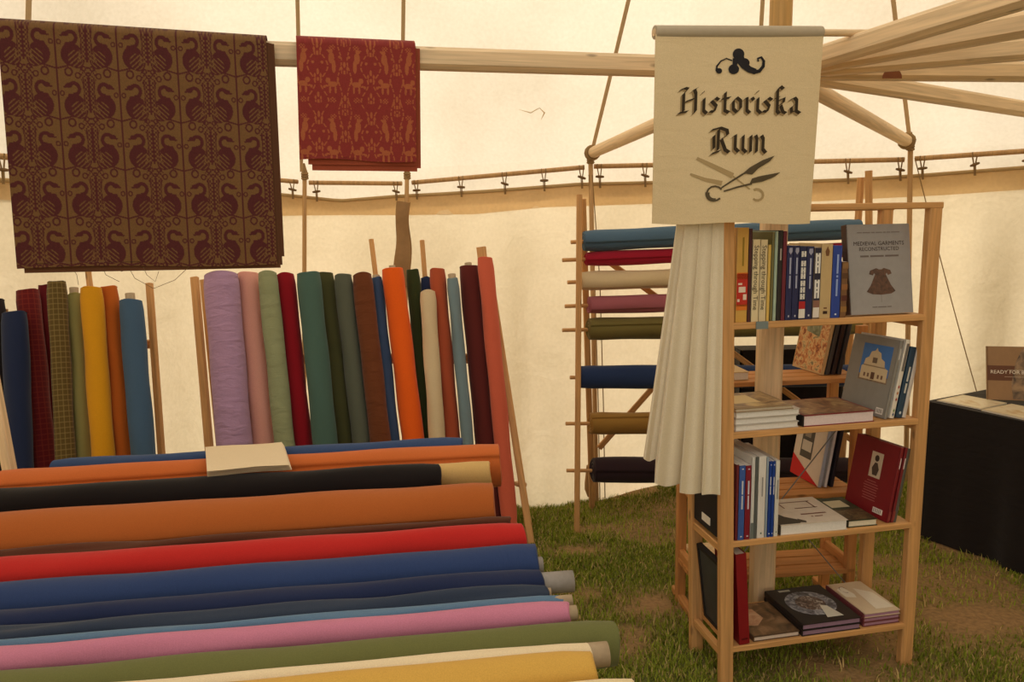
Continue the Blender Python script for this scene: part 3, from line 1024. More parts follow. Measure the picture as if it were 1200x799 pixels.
yl, yr = spoke_y(0) - 0.05, spoke_y(312) - 0.05
big = (P(-4, 29, yl), P(312, 49, yr), P(325, 309, yr - 0.004), P(20, 315, yl - 0.004))
hung_cloth('patterned_cloth', pat_bird, (0.145, 0.128), (rgb(112, 80, 46), rgb(80, 35, 34)), big, 0.55, 460, 380,
           'large folded wine and olive cloth woven with pairs of birds, over the spoke', [(0.02, 1.012, 0.012, 0.009), (0.3, 1.02, 0.004, 0.0135), (0.5, 1.03, -0.02, 0.018)], 0.0015)
yl, yr = spoke_y(347) - 0.05, spoke_y(488) - 0.05
sm = (P(347, 49, yl), P(487, 55, yr), P(488, 189, yr - 0.003), P(351, 187, yl - 0.003))
hung_cloth('patterned_cloth', pat_damask, (0.146, 0.186), (rgb(132, 48, 42), rgb(162, 88, 54)), sm, 0.30, 260, 250,
           'smaller folded red cloth with gold beasts and flowers hung over the spoke', [(0.07, 1.0, 0.012, 0.009), (0.1, 1.01, 0.028, 0.0135), (0.3, 1.045, 0.018, 0.018)], 0.0015)
# loose threads at the hem of the big cloth
THR = plain(rgb(120, 92, 62), 'loose thread', 0.9, 0.1)
tm = MB()
y_ = spoke_y(150) - 0.05
for k, pts in enumerate([[(150, 312), (158, 326), (180, 338), (205, 328), (222, 312)], [(168, 313), (172, 322), (182, 330), (186, 318)], [(84, 313), (90, 322), (92, 334)], [(120, 313), (124, 322), (140, 330)], [(136, 313), (142, 318), (150, 316)]]):
    tm.tube([P(x, y, y_) for x, y in pts], 0.0007, THR, 4)
tt = tm.obj('loose_threads', None); tag(tt, 'loose threads dangling from the hem of the big cloth', 'thread')
tt['kind'] = 'stuff'

# ---------------------------------------------------------------- rolls and bolts of cloth
def roll_mesh(L, r, mat, seed=0, nseg=26, ncirc=44, flap=0.004, wr=0.002, flat=0.0, flap_a=1.0):
    """spirally wound cloth along +Z: outer turn ends in a step, slightly uneven; wound layers on both ends"""
    R = random.Random(seed)
    p = [R.uniform(0, 6.28) for _ in range(6)]
    V = []; Fc = []
    for j in range(nseg + 1):
        t = j / nseg; z = t * L
        for k in range(ncirc):
            an = 2 * math.pi * k / (ncirc - 1) + flap_a + 0.05 * math.sin(t * 5 + p[4])
            rr = r - flap * (1 - k / (ncirc - 1)) + wr * math.sin(3 * an + p[0] + t * 6) * math.sin(t * 9 + p[1]) + wr * 0.6 * math.sin(t * 23 + p[2] + 2 * an)
            ed = min(t, 1 - t) * L
            if ed < 0.02: rr -= 0.004 * (1 - ed / 0.02) ** 2
            V.append((rr * math.cos(an) * (1 + flat), rr * math.sin(an) * (1 - flat), z + (0.003 * math.sin(2 * an + p[3]) if j in (0, nseg) else 0)))
    for j in range(nseg):
        for k in range(ncirc):
            k2 = (k + 1) % ncirc
            Fc.append((j * ncirc + k, j * ncirc + k2, (j + 1) * ncirc + k2, (j + 1) * ncirc + k))
    mb = MB(); mb.add(V, Fc, mat, True)
    # ends: wound layers
    for z, sg_ in ((0, -1), (L, 1)):
        CV = []; rings = 7
        for q_ in range(rings + 1):
            f = 1 - q_ / rings * 0.97
            for k in range(ncirc):
                an = 2 * math.pi * k / (ncirc - 1) + flap_a
                rr = (r - flap * (1 - k / (ncirc - 1)) - 0.004) * f
                CV.append((rr * math.cos(an) * (1 + flat), rr * math.sin(an) * (1 - flat), z + sg_ * (0.0035 if q_ % 2 else -0.001) + 0.003 * math.sin(2 * an + p[3]) * f))
        CF = []
        for q_ in range(rings):
            for k in range(ncirc - 1):
                a = (q_ * ncirc + k, q_ * ncirc + k + 1, (q_ + 1) * ncirc + k + 1, (q_ + 1) * ncirc + k)
                CF.append(a if sg_ > 0 else a[::-1])
        mb.add(CV, CF, mat, False)
    return mb


def tube_mb(z0, z1, r, mat, n=20):
    mb = MB()
    ri = r * 0.86
    V = []
    for rr, z in ((r, z0), (r, z1), (ri, z1), (ri, z0)):
        V += [(rr * math.cos(2 * math.pi * k / n), rr * math.sin(2 * math.pi * k / n), z) for k in range(n)]
    Fc = []
    for a in range(4):
        b_ = (a + 1) % 4
        Fc += [(a * n + k, a * n + (k + 1) % n, b_ * n + (k + 1) % n, b_ * n + k) for k in range(n)]
    mb.add(V, Fc, mat, True)
    return mb


def bolt(p0, p1, r, col, label, name='cloth_roll', group=None, tube=0, tr=0.022, tmat=None, both=False, fold=0.0, plaid=None, seed=0, flap=0.004, wr=0.002, stick=None, flap_a=1.0, k=1.0, cat='cloth roll'):
    L = (Vector(p1) - Vector(p0)).length
    col = rgb(*col, k)
    t = thing(name, p0, label, cat, group)
    M = frame(p0, p1)
    roll_mesh(L, r, fabric(col, 'wool cloth', fold=fold, plaid=plaid), seed, flap=flap, wr=wr, flap_a=flap_a).obj('fabric', t, M)
    if tube:
        tube_mb(L - 0.05 if not both else -tube, L + tube, tr, tmat or CARD).obj('cardboard_tube', t, M)
    if stick:
        rod('stick', M @ Vector((0, 0, L - 0.1)), M @ Vector((stick[1], 0, L + stick[0])), 0.0125, WOOD, t)
    return t


# upright bolts in the middle rack (top px, lower px, width px)
UB = [((259, 322), (275, 524), 41, (176, 142, 176), 'thick lavender bolt of cloth standing beside the left wooden post', dict(fold=0.55)),
      ((290, 321), (309, 524), 27, (222, 160, 146), 'pale salmon pink bolt of cloth next to the lavender bolt', {}),
      ((313, 320), (334, 524), 24, (146, 152, 116), 'sage green bolt of cloth standing beside the pale pink bolt', dict(fold=0.4)),
      ((334, 322), (355, 522), 23, (146, 22, 34), 'crimson bolt of cloth standing between sage and teal bolts', {}),
      ((361, 321), (381, 520), 29, (76, 103, 94), 'teal green bolt of cloth standing beside the crimson bolt', {}),
      ((380, 321), (404, 520), 22, (76, 76, 44), 'dark olive bolt of cloth standing beside the teal bolt', {}),
      ((402, 323), (424, 518), 23, (92, 96, 82), 'grey green bolt of cloth standing beside the brown bolt', {}),
      ((424, 322), (446, 516), 25, (108, 60, 34), 'chocolate brown bolt of cloth with a crinkled foot', dict(fold=0.4)),
      ((441, 326), (461, 514), 15, (66, 86, 118), 'narrow blue bolt on a stick beside the bright orange bolt', dict(tube=0.015, tr=0.018, stick=(0.2, -0.005))),
      ((460, 316), (484, 514), 27, (236, 98, 26), 'bright orange bolt of cloth standing in the middle rack', dict(tube=0.02, tr=0.016)),
      ((483, 317), (500, 510), 17, (52, 60, 30), 'dark green bolt half hidden behind the short cream bolt', {}),
      ((498, 326), (512, 510), 14, (42, 52, 84), 'slim navy bolt on a stick behind the short cream bolt', dict(stick=(0.2, 0.0))),
      ((501, 342), (512, 512), 20, (212, 190, 152), 'short cream linen bolt with frayed edges', {}),
      ((512, 316), (529, 510), 20, (174, 82, 52), 'rust red bolt of cloth standing beside the cream linen bolt', {}),
      ((530, 327), (547, 512), 15, (116, 136, 142), 'slim steel blue bolt on a cardboard tube beside the maroon bolt', dict(tube=0.025, tr=0.019)),
      ((549, 313), (569, 515), 25, (96, 38, 34), 'dark maroon bolt of cloth with a tube end on top', dict(tube=0.022, tr=0.018)),
      ((568, 303), (592, 560), 20, (206, 98, 72), 'tall coral red bolt standing at the end beside the leaning post', dict(stick=(0.06, 0.0)))]


def rowD(px):
    return lerp(3.14, 3.42, (px - 255) / (620 - 255))


def upright(spec, dfun, zfoot, group, seed0, lean=0.34, order=None):
    offs = [e[5].pop('dy', 0.0) for e in spec]

    def place(i):
        tp, lo, wpx = spec[i][:3]
        Yb = dfun(lo[0]) + offs[i]; Yt = Yb + lean
        top = P(tp[0], tp[1], Yt)
        # image line continued to the foot height
        sl = (lo[0] - tp[0]) / (lo[1] - tp[1])
        yy = lo[1]
        for _ in range(400):
            q_ = P(tp[0] + sl * (yy - tp[1]), yy, Yb)
            if q_.z <= zfoot: break
            yy += 0.5
        return q_, top, 0.97 * wpx / F * Yt / 2

    def gap(a, b_):
        ts = [k / 14 for k in range(15)]
        A_ = [a[0].lerp(a[1], t) for t in ts]; B_ = [b_[0].lerp(b_[1], t) for t in ts]
        m_ = 9.0
        for p_ in A_:
            for k in range(14):
                d = B_[k + 1] - B_[k]; t = max(0, min(1, (p_ - B_[k]).dot(d) / d.dot(d)))
                m_ = min(m_, (p_ - B_[k] - d * t).length)
        return m_ - a[2] - b_[2]

    pos = [place(i) for i in range(len(spec))]
    for _ in range(60):
        moved = False
        for i in range(len(spec)):
            for k in range(i + 1, min(i + 4, len(spec))):
                if gap(pos[i], pos[k]) < -0.002:
                    # the one already further back gives way; otherwise the slimmer one
                    b_ = i if (offs[i] > offs[k] + 1e-6 or (abs(offs[i] - offs[k]) < 1e-6 and pos[i][2] < pos[k][2])) else k
                    offs[b_] += 0.008; pos[b_] = place(b_); moved = True
        if not moved: break
    print('depth offsets', [round(o, 3) for o in offs])
    for i, (tp, lo, wpx, col, lab, kw) in enumerate(spec):
        q_, top, r = pos[i]
        bolt(q_, top, r, col, lab, 'fabric_bolt', group, seed=seed0 + i, cat='fabric bolt', flap_a=random.uniform(0.9, 2.2), **kw)


for s_, o_ in (('dark green', 0.07), ('slim navy', 0.075), ('short cream', -0.03), ('narrow blue', 0.03), ('dark maroon', 0.001), ('dark olive', .01)):
    for e in UB:
        if e[4].startswith(s_): e[5]['dy'] = o_
upright(UB, rowD, 0.085, 'upright fabric bolts in the middle rack', 100)
# rack that holds them
rk = thing('bolt_rack', P(440, 610, 3.5), 'light wooden leaning rack holding the middle row of bolts', 'rack')
for (a, b_, ya_, yb_) in (((228, 325), (255, 640), 3.56, 3.18), ((239, 328), (270, 640), 3.70, 3.34), ((572, 308), (622, 634), 3.82, 3.385), ((562, 290), (600, 600), 3.97, 3.68)):
    lo = P(b_[0], b_[1], yb_)
    lo = PZ(b_[0], b_[1], 0.0) if False else lo
    up = P(a[0], a[1], ya_)
    d = (up - lo)
    lo = up - d * ((up.z - (gz(lo.x, lo.y) - 0.005)) / d.z)
    beam('post', lo, up, 0.034, 0.03, WOOD, rk, (0, 1, 0))
l0, l1 = P(262, 600, 3.19), P(606, 600, 3.45)
l0.z = l1.z = 0.05
beam('foot_rail', l0, l1, 0.26, 0.04, WOOD, rk, (0, 0, 1))
l0, l1 = P(245, 420, 3.60), P(582, 420, 3.85)
beam('back_rail', l0, l1, 0.03, 0.05, WOOD, rk, (0, 0, 1))
beam('side_brace', P(612, 568, 3.47), P(606, 566, 3.76), 0.045, 0.02, WOOD, rk, (0, 0, 1))
# left rack
LBS = [((-8, 352), (-4, 545), 26, (44, 34, 34), 'very dark bolt at the far end of the plaid bolts row', {}),
       ((17, 367), (23, 545), 29, (34, 44, 74), 'navy bolt of cloth standing beside the dark red plaid bolt', {}),
       ((32, 341), (51, 537), 26, (100, 26, 28), 'dark red plaid bolt of cloth beside the navy bolt', dict(plaid=(rgb(126, 44, 34), 44.0), dy=0.09)),
       ((51, 335), (62, 536), 15, (92, 20, 26), 'deep wine bolt half hidden between two plaid bolts', dict(dy=0.13)),
       ((66, 331), (77, 536), 22, (92, 74, 38), 'olive brown checked bolt of cloth with pale lines', dict(plaid=(rgb(132, 114, 66), 44.0))),
       ((87, 345), (97, 535), 18, (156, 148, 88), 'pale lime green bolt on a cardboard tube', dict(tube=0.03, tr=0.018)),
       ((107, 338), (121, 535), 26, (212, 150, 26), 'mustard yellow bolt of cloth standing beside the pale lime bolt', dict(stick=(0.11, -0.01))),
       ((127, 337), (144, 533), 22, (190, 98, 34), 'burnt orange bolt of cloth between yellow and blue bolts', dict(dy=0.05)),
       ((153, 353), (168, 533), 28, (70, 96, 124), 'denim blue bolt on a cardboard tube beside a thin post', dict(tube=0.035, tr=0.02))]


def rowL(px):
    return lerp(2.80, 2.98, px / 180)


upright(LBS, rowL, 0.085, 'upright fabric bolts in the plaid rack', 200, 0.3)
rk = thing('bolt_rack', P(90, 640, 3.0), 'light wooden leaning rack holding the plaid and yellow bolts', 'rack')
for (a, b_, ya_, yb_) in (((175, 332), (197, 640), 3.42, 3.14), ((4, 362), (10, 640), 3.2, 3.0)):
    lo, up = P(b_[0], b_[1], yb_), P(a[0], a[1], ya_)
    d = up - lo
    lo = up - d * ((up.z - (gz(lo.x, lo.y) - 0.005)) / d.z)
    beam('post', lo, up, 0.026, 0.03, WOOD, rk, (0, 1, 0))
l0, l1 = P(-20, 600, 2.86), P(198, 600, 3.04)
l0.z = l1.z = 0.05
beam('foot_rail', l0, l1, 0.26, 0.04, WOOD, rk, (0, 0, 1))
l0, l1 = P(6, 405, 3.24), P(182, 403, 3.42)
beam('back_rail', l0, l1, 0.03, 0.04, WOOD, rk, (0, 0, 1))

# ---------------------------------------------------------------- sloping rack of lying rolls in front
HR = [  # right end px, top silhouette y there, radius, colour, label, tube length, kwargs
    (541, 511, 0.042, (54, 76, 116), 'slim blue roll lying behind the orange roll', 0, {}, None),
    (584, 518, 0.082, (198, 104, 50), 'thick orange roll lying under the folded white swatch', 0, dict(flap_a=-2.3, flap=0.007), None),
    (573, 538, 0.048, (206, 170, 108), 'beige roll lying just behind the black roll', 0, {}, None),
    (515, 541, 0.052, (30, 24, 24), 'black roll of cloth lying in front of the beige roll', 0, dict(k=0.7), None),
    (577, 563, 0.088, (170, 92, 40), 'thick ochre roll with a loose overlapping edge', 0, dict(flap_a=-1.6, flap=0.01), None),
    (597, 603, 0.02, (92, 56, 40), 'thin dark brown roll squeezed between the ochre and red rolls', 0, dict(wr=0.004), None),
    (613, 610, 0.050, (186, 40, 36), 'bright red roll of cloth lying in front of the ochre roll', 0, {}, None),
    (628, 635, 0.062, (46, 64, 106), 'royal navy roll lying in front of the bright red roll', 0.018, dict(tmat=CARDG), None),
    (634, 664, 0.042, (33, 43, 76), 'dark navy roll with a long grey cardboard tube end', 0.085, dict(tr=0.028, tmat=CARDG), None),
    (640, 682, 0.028, (50, 60, 78), 'slate blue roll with a small pale tube end', 0.012, dict(tr=0.014, wr=0.004), None),
    (660, 694, 0.021, (92, 122, 150), 'light blue roll peeping out behind the pink roll', 0.022, dict(tr=0.015), None),
    (665, 701, 0.034, (196, 124, 150), 'rose pink roll of cloth with a cardboard tube end', 0.022, dict(tr=0.018), None),
    (720, 723, 0.054, (106, 108, 62), 'long olive green roll in front of the pink roll', 0, {}, None),
    (690, 748, 0.034, (232, 214, 178), 'cream roll with a wide cardboard tube end', 0.042, dict(tr=0.026), None),
    (694, 759, 0.044, (208, 164, 78), 'mustard gold roll with a stitched edge', 0, dict(flap_a=-1.2, flap=0.005), None),
    (742, 791, 0.03, (228, 208, 166), 'pale cream roll lying below the mustard gold roll', 0.0, {}, None)]
UA = math.radians(7.0)
UDIR = Vector((math.cos(UA), math.sin(UA), 0))
prev = None
ROLLC = []
ROLLS = []
for i, (px, py, r, col, lab, tl_, kw, _) in enumerate(HR):
    d = ray(px, py)
    m_ = d.z / d.y
    un = Vector((1, m_)).normalized(); nr = Vector((-un.y, un.x))
    if nr.y < 0: nr = -nr
    best = None
    kx = math.cos(UA) - d.x / d.y * math.sin(UA)   # depth to cross-section coordinate
    if prev is None:
        D0 = 2.68
        c = Vector((0, 1.5)) + Vector((1, m_)) * D0 - nr * r; S = c.x * kx
    else:
        pc, pr_ = prev
        D0 = pc.x + 0.25
        while D0 > 1.2:
            c = Vector((0, 1.5)) + Vector((1, m_)) * D0 - nr * r
            # keep clear of every earlier roll
            S = c.x * kx
            if S < ROLLS[-1].x - 0.02 and all((Vector((S, c.y)) - q_).length >= r + rr_[1] + 0.001 for q_, rr_ in zip(ROLLS, ROLLC)): break
            D0 -= 0.002
    prev = (c, r)
    ROLLC.append((c, r)); ROLLS.append(Vector((S, c.y)))
RR = None
for i, (px, py, r, col, lab, tl_, kw, _) in enumerate(HR):
    c = ROLLC[i][0]
    X = (px - 600) / F * c.x * 1.0
    pr1 = P(px, py + 10, c.x)
    end = Vector((pr1.x, c.x, c.y))
    Lr = (1.42, 1.66)[i] if i < 2 else 1.5
    bolt(end - UDIR * Lr, end, r, col, lab, 'cloth_roll', 'cloth rolls lying on the sloping rack', tube=tl_, seed=300 + i, fold=0.1, **kw)
    print('roll', i, [round(v, 3) for v in end], r)
# supporting trestle below the rolls
tr_ = thing('roll_rack', (-0.75, 2.1, 0), 'sloping wooden trestle under the lying cloth rolls', 'rack')
D1, D2 = ROLLS[0].x + 0.08, ROLLS[-1].x - 0.08
slope = (ROLLS[0].y - ROLLS[-1].y) / (ROLLS[0].x - ROLLS[-1].x)
icp = min(q_.y - rr_[1] - slope * q_.x for q_, rr_ in zip(ROLLS, ROLLC)) - 0.02
VD = Vector((math.sin(UA), -math.cos(UA), 0))
for s_ in (0.28, 1.15):
    def onrail(S):
        # rail under the rolls, s_ metres left of their right ends, at cross-section coordinate S
        e = Vector((-0.02, 2.2, 0)) - UDIR * s_
        p_ = e + VD * ((e.y * math.cos(UA) - e.x * math.sin(UA)) - S)
        return Vector((p_.x, p_.y, slope * S + icp - 0.03))
    a, b_ = onrail(D1), onrail(D2)
    beam('side_rail', a, b_, 0.045, 0.06, WOOD, tr_, (0, 0, 1))
    for D in (D1 - 0.1, D2 + 0.15):
        q_ = onrail(D)
        beam('leg', (q_.x, q_.y, gz(q_.x, q_.y) - 0.005), (q_.x, q_.y, q_.z - 0.03), 0.045, 0.045, WOOD, tr_, (0, 1, 0))
    for c, rr_ in zip(ROLLS, ROLLC):
        q_ = onrail(c.x)
        zz = c.y - rr_[1]
        if zz - (q_.z + 0.03) > 0.006:
            beam('cradle_block', (q_.x, q_.y, q_.z + 0.028), (q_.x, q_.y, zz + 0.001), 0.04, 0.024, WOOD, tr_, (0, 1, 0), 0.002)
st = beam('strut', P(28, 640, 2.42), P(-22, 372, 2.6), 0.035, 0.035, WOODP, tr_, (0, 1, 0))
# folded white swatch lying on the orange and black rolls
hp = []
for k_ in (0, 1, 2, 3):
    c_, r_ = ROLLS[k_], ROLLC[k_][1]
    hp += [(c_.x + r_ * math.cos(a_ * math.pi / 40), c_.y + r_ * math.sin(a_ * math.pi / 40)) for a_ in range(41)]
hp.sort()
hull = []
for p_ in hp:           # upper outline of the rolls with the cloth pulled taut between them
    while len(hull) > 1 and (hull[-1][0] - hull[-2][0]) * (p_[1] - hull[-2][1]) - (hull[-1][1] - hull[-2][1]) * (p_[0] - hull[-2][0]) >= 0: hull.pop()
    hull.append(p_)


def swatch(u, v, off):
    tlp, trp = (241, 529), (333, 523); brp, blp = (342, 550), (243, 558)
    x = lerp(lerp(tlp[0], trp[0], u), lerp(blp[0], brp[0], u), v); y = lerp(lerp(tlp[1], trp[1], u), lerp(blp[1], brp[1], u), v)
    D = 1.9; best = None
    while D < ROLLC[0][0].x + 0.05:
        p = P(x, y, D)
        hz = interp(hull, p.y * math.cos(UA) - p.x * math.sin(UA)) + 0.002
        if best is None or p.z - hz < best[0]: best = (p.z - hz, p.copy(), hz)
        if p.z <= hz: break
        D += 0.002
    p = best[1]; p.z = best[2]
    p.z += off + 0.0015 * math.sin(u * 7 + v * 4)
    return p


sw = MB()
swm = fabric(rgb(226, 206, 172), 'undyed swatch cloth', fold=0.2)
for o_ in (0.0, 0.006, 0.012):
    sw.grid(lambda u, v: swatch(u * (1 - o_ * 2), v * (1 - o_), o_), 12, 8, swm, True)
    sw.grid(lambda u, v: swatch(u * (1 - o_ * 2), v * (1 - o_), o_ + 0.004), 12, 8, swm, True, True)
edge = MB()
so = sw.obj('folded_swatch'); tag(so, 'folded undyed cloth swatch laid over the orange and black rolls', 'swatch')

# ---------------------------------------------------------------- ladder rack with rolls on rods
LR = [  # y left, y right, left px, width px, peg px, colour, label
    (283, 268, 684, 26, 669, (80, 106, 128), 'teal blue roll on the top rod of the ladder rack'),
    (304, 292, 687, 19, 659, (160, 30, 50), 'thin crimson roll on the second rod of the ladder rack'),
    (330, 320, 680, 24, 665, (212, 190, 150), 'cream roll on the ladder rack between crimson and mauve'),
    (358, 349, 690, 23, 662, (160, 92, 100), 'mauve roll with a lifted edge on the ladder rack'),
    (386, 380, 690, 28, 659, (112, 100, 54), 'olive roll below the mauve one on the ladder rack'),
    (442, 440, 679, 30, 668, (38, 54, 90), 'navy roll on the ladder rack above the mustard roll'),
    (496, 495, 692, 28, 663, (156, 116, 54), 'mustard roll on the ladder rack above the darkest roll'),
    (551, 551, 695, 33, 664, (46, 30, 34), 'nearly black roll on the lowest rod of the ladder rack')]
lad = thing('ladder_rack', P(678, 622, 3.5), 'tall wooden ladder rack with rods carrying cloth rolls', 'rack')
LY, RY = 3.60, 3.82
f0 = P(676, 622, 3.5); f0.z = gz(f0.x, f0.y) - 0.005
beam('post', f0, P(679, 228, 3.54), 0.026, 0.032, WOOD, lad, (0, 1, 0))
f1 = P(694, 583, 3.88)
f1.z = gz(f1.x, f1.y) - 0.005
beam('post', f1, P(683, 233, 3.62), 0.03, 0.026, WOOD, lad, (0, 1, 0))
for (tx, ty, fx_, Yt, Yf) in ((1018, 200, 1021, 3.83, 3.81), (1009, 208, 985, 3.905, 3.95)):
    up = P(tx, ty, Yt); fo = P(fx_, 560, Yf); fo.z = -0.005
    beam('post', fo, up, 0.036, 0.03, WOOD, lad, (0, 1, 0), 0.012)
for (yl_, yr_, xl_, wpx, peg, col, lab) in LR:
    a, b_ = P(xl_, yl_, LY), P(1005, yr_, RY)
    r = wpx / F * LY / 2
    d = (b_ - a).normalized()
    pk = P(peg, yl_ + (0.8 if yl_ < 400 else 0.3), LY)
    rod('rod', pk, b_ + d * 0.085, 0.0095, WOOD, lad, 10)
    bolt(a, b_, r, col, lab, 'cloth_roll', 'cloth rolls on the ladder rack', seed=400 + yl_, flap_a=random.uniform(-2.6, -0.6), flap=0.006)
beam('brace', P(688, 288, 3.76), P(1004, 520, 3.95), 0.03, 0.018, WOOD, lad, (0, 1, 0))
beam('brace', P(702, 525, 3.86), P(862, 345, 3.9), 0.03, 0.018, WOOD, lad, (0, 1, 0))
pb = P(690, 575, 4.05)
pg = MB(); pg.tube([P(689, 545, 3.94), P(688, 566, 3.94), P(688, 573, 3.94), P(690, 582, 3.94)], [0.008, 0.014, 0.014, 0.006], WOODT, 8)
po = pg.obj('hanging_peg', lad)

# ---------------------------------------------------------------- bookcase
BA = math.radians(11.0)
BO = Vector((0.6165, 2.19, 0))
BU_, BV_ = Vector((math.cos(BA), math.sin(BA), 0)), Vector((-math.sin(BA), math.cos(BA), 0))
BC = Matrix((BU_, BV_, Vector((0, 0, 1)))).transposed().to_4x4(); BC.translation = BO
BCI = BC.inverted()


def bpx(px, py, v):
    """(u, z) of a pixel on the bookcase plane v = const"""
    o = BCI @ CAM; d = BCI.to_3x3() @ ray(px, py)
    k = (v - o.y) / d.y
    p = o + d * k
    return p.x, p.z


BW, BD, BH = 0.742, 0.25, 1.53
bk = thing('bookcase', BO + BU_ * BW / 2 + BV_ * BD / 2, 'open light pine bookcase with four shelves full of books', 'bookcase')
B = lambda u, v, z: BC @ Vector((u, v, z))
PW, PD = 0.044, 0.03
TAPER = 0.038
uL = lambda z: TAPER * (1 - z / BH)
for u in (PW / 2, BW - PW / 2):
    for v in (PD / 2, BD - PD / 2):
        lean = 0.0
        beam('post', B(u + (TAPER if u < .3 else 0.0), v, -0.01), B(u, v, BH), PW, PD, WOOD, bk, BV_)
SZ = [1.2, 0.861, 0.508, 0.15]
ST = 0.02
for z in SZ:
    for k in range(3):
        v0 = 0.0 + k * 0.084; v1 = v0 + 0.08
        o = beam('plank', B(uL(z) + PW - 0.004, (v0 + v1) / 2, z - ST / 2), B(BW - PW + 0.004, (v0 + v1) / 2, z - ST / 2), v1 - v0, ST, WOOD, bk, (0, 0, 1), 0.002)
    for u in (uL(z) + PW / 2 - 0.004, BW - PW / 2):
        beam('side_rail', B(u, PD, z - ST - 0.012), B(u, BD - PD, z - ST - 0.012), 0.02, 0.026, WOOD, bk, (0, 0, 1), 0.002)
beam('top_rail', B(0, PD / 2 + 0.002, BH + 0.008), B(BW, PD / 2 + 0.002, BH + 0.008), 0.034, 0.02, WOOD, bk, (0, 0, 1), 0.003)
beam('top_rail', B(0, BD - PD / 2, BH + 0.008), B(BW, BD - PD / 2, BH + 0.008), 0.034, 0.02, WOOD, bk, (0, 0, 1), 0.003)
WIRE = plain(rgb(120, 116, 110), 'brace wire', 0.4, 0.5)
for (a, b_) in (((0.04, 0.12), (BW - 0.04, 0.9)), ((BW - 0.04, 0.12), (0.04, 0.9))):
    wv = MB(); wv.tube([B(a[0] + (uL(a[1]) if a[0] < .3 else 0), BD + 0.002, a[1]), B((a[0] + b_[0]) / 2, BD + 0.004, (a[1] + b_[1]) / 2), B(b_[0], BD + 0.002, b_[1])], 0.0022, WIRE, 6); wv.obj('cross_wire', bk)
tg = MB()
uu, zz = bpx(886, 380, -0.003)
u2, _ = bpx(900, 380, -0.003)
tg.box((uu, -0.005, SZ[0] - 0.021), (u2, -0.002, SZ[0] + 0.002), plain(rgb(120, 132, 130), 'price tag card'), BC)
tag(tg.obj('price_tag'), 'small grey price tag clipped to the top shelf edge', 'tag')

# ---------------------------------------------------------------- books
FONT = {}


def text_verts(s, size):
    key = (s,)
    if key not in FONT:
        c = bpy.data.curves.new('t', 'FONT'); c.body = s; c.size = 1.0; c.align_x = 'LEFT'; c.resolution_u = 2
        o = bpy.data.objects.new('t', c)
        COL.objects.link(o)
        dg = bpy.context.evaluated_depsgraph_get()
        me = bpy.data.meshes.new_from_object(o.evaluated_get(dg))
        FONT[key] = ([tuple(v.co) for v in me.vertices], [tuple(p.vertices) for p in me.polygons])
        bpy.data.objects.remove(o); bpy.data.curves.remove(c); bpy.data.meshes.remove(me)
    v, f = FONT[key]
    xs_ = [p[0] for p in v]; ys_ = [p[1] for p in v]
    w_ = max(xs_) - min(xs_)
    return [((p[0] - min(xs_)) * size, p[1] * size) for p in v], f, w_ * size


def axes(origin, x, z):
    x = Vector(x).normalized(); z = Vector(z); z = (z - x * z.dot(x)).normalized()
    y = z.cross(x)
    M = Matrix((x, y, z)).transposed().to_4x4(); M.translation = Vector(origin)
    return M


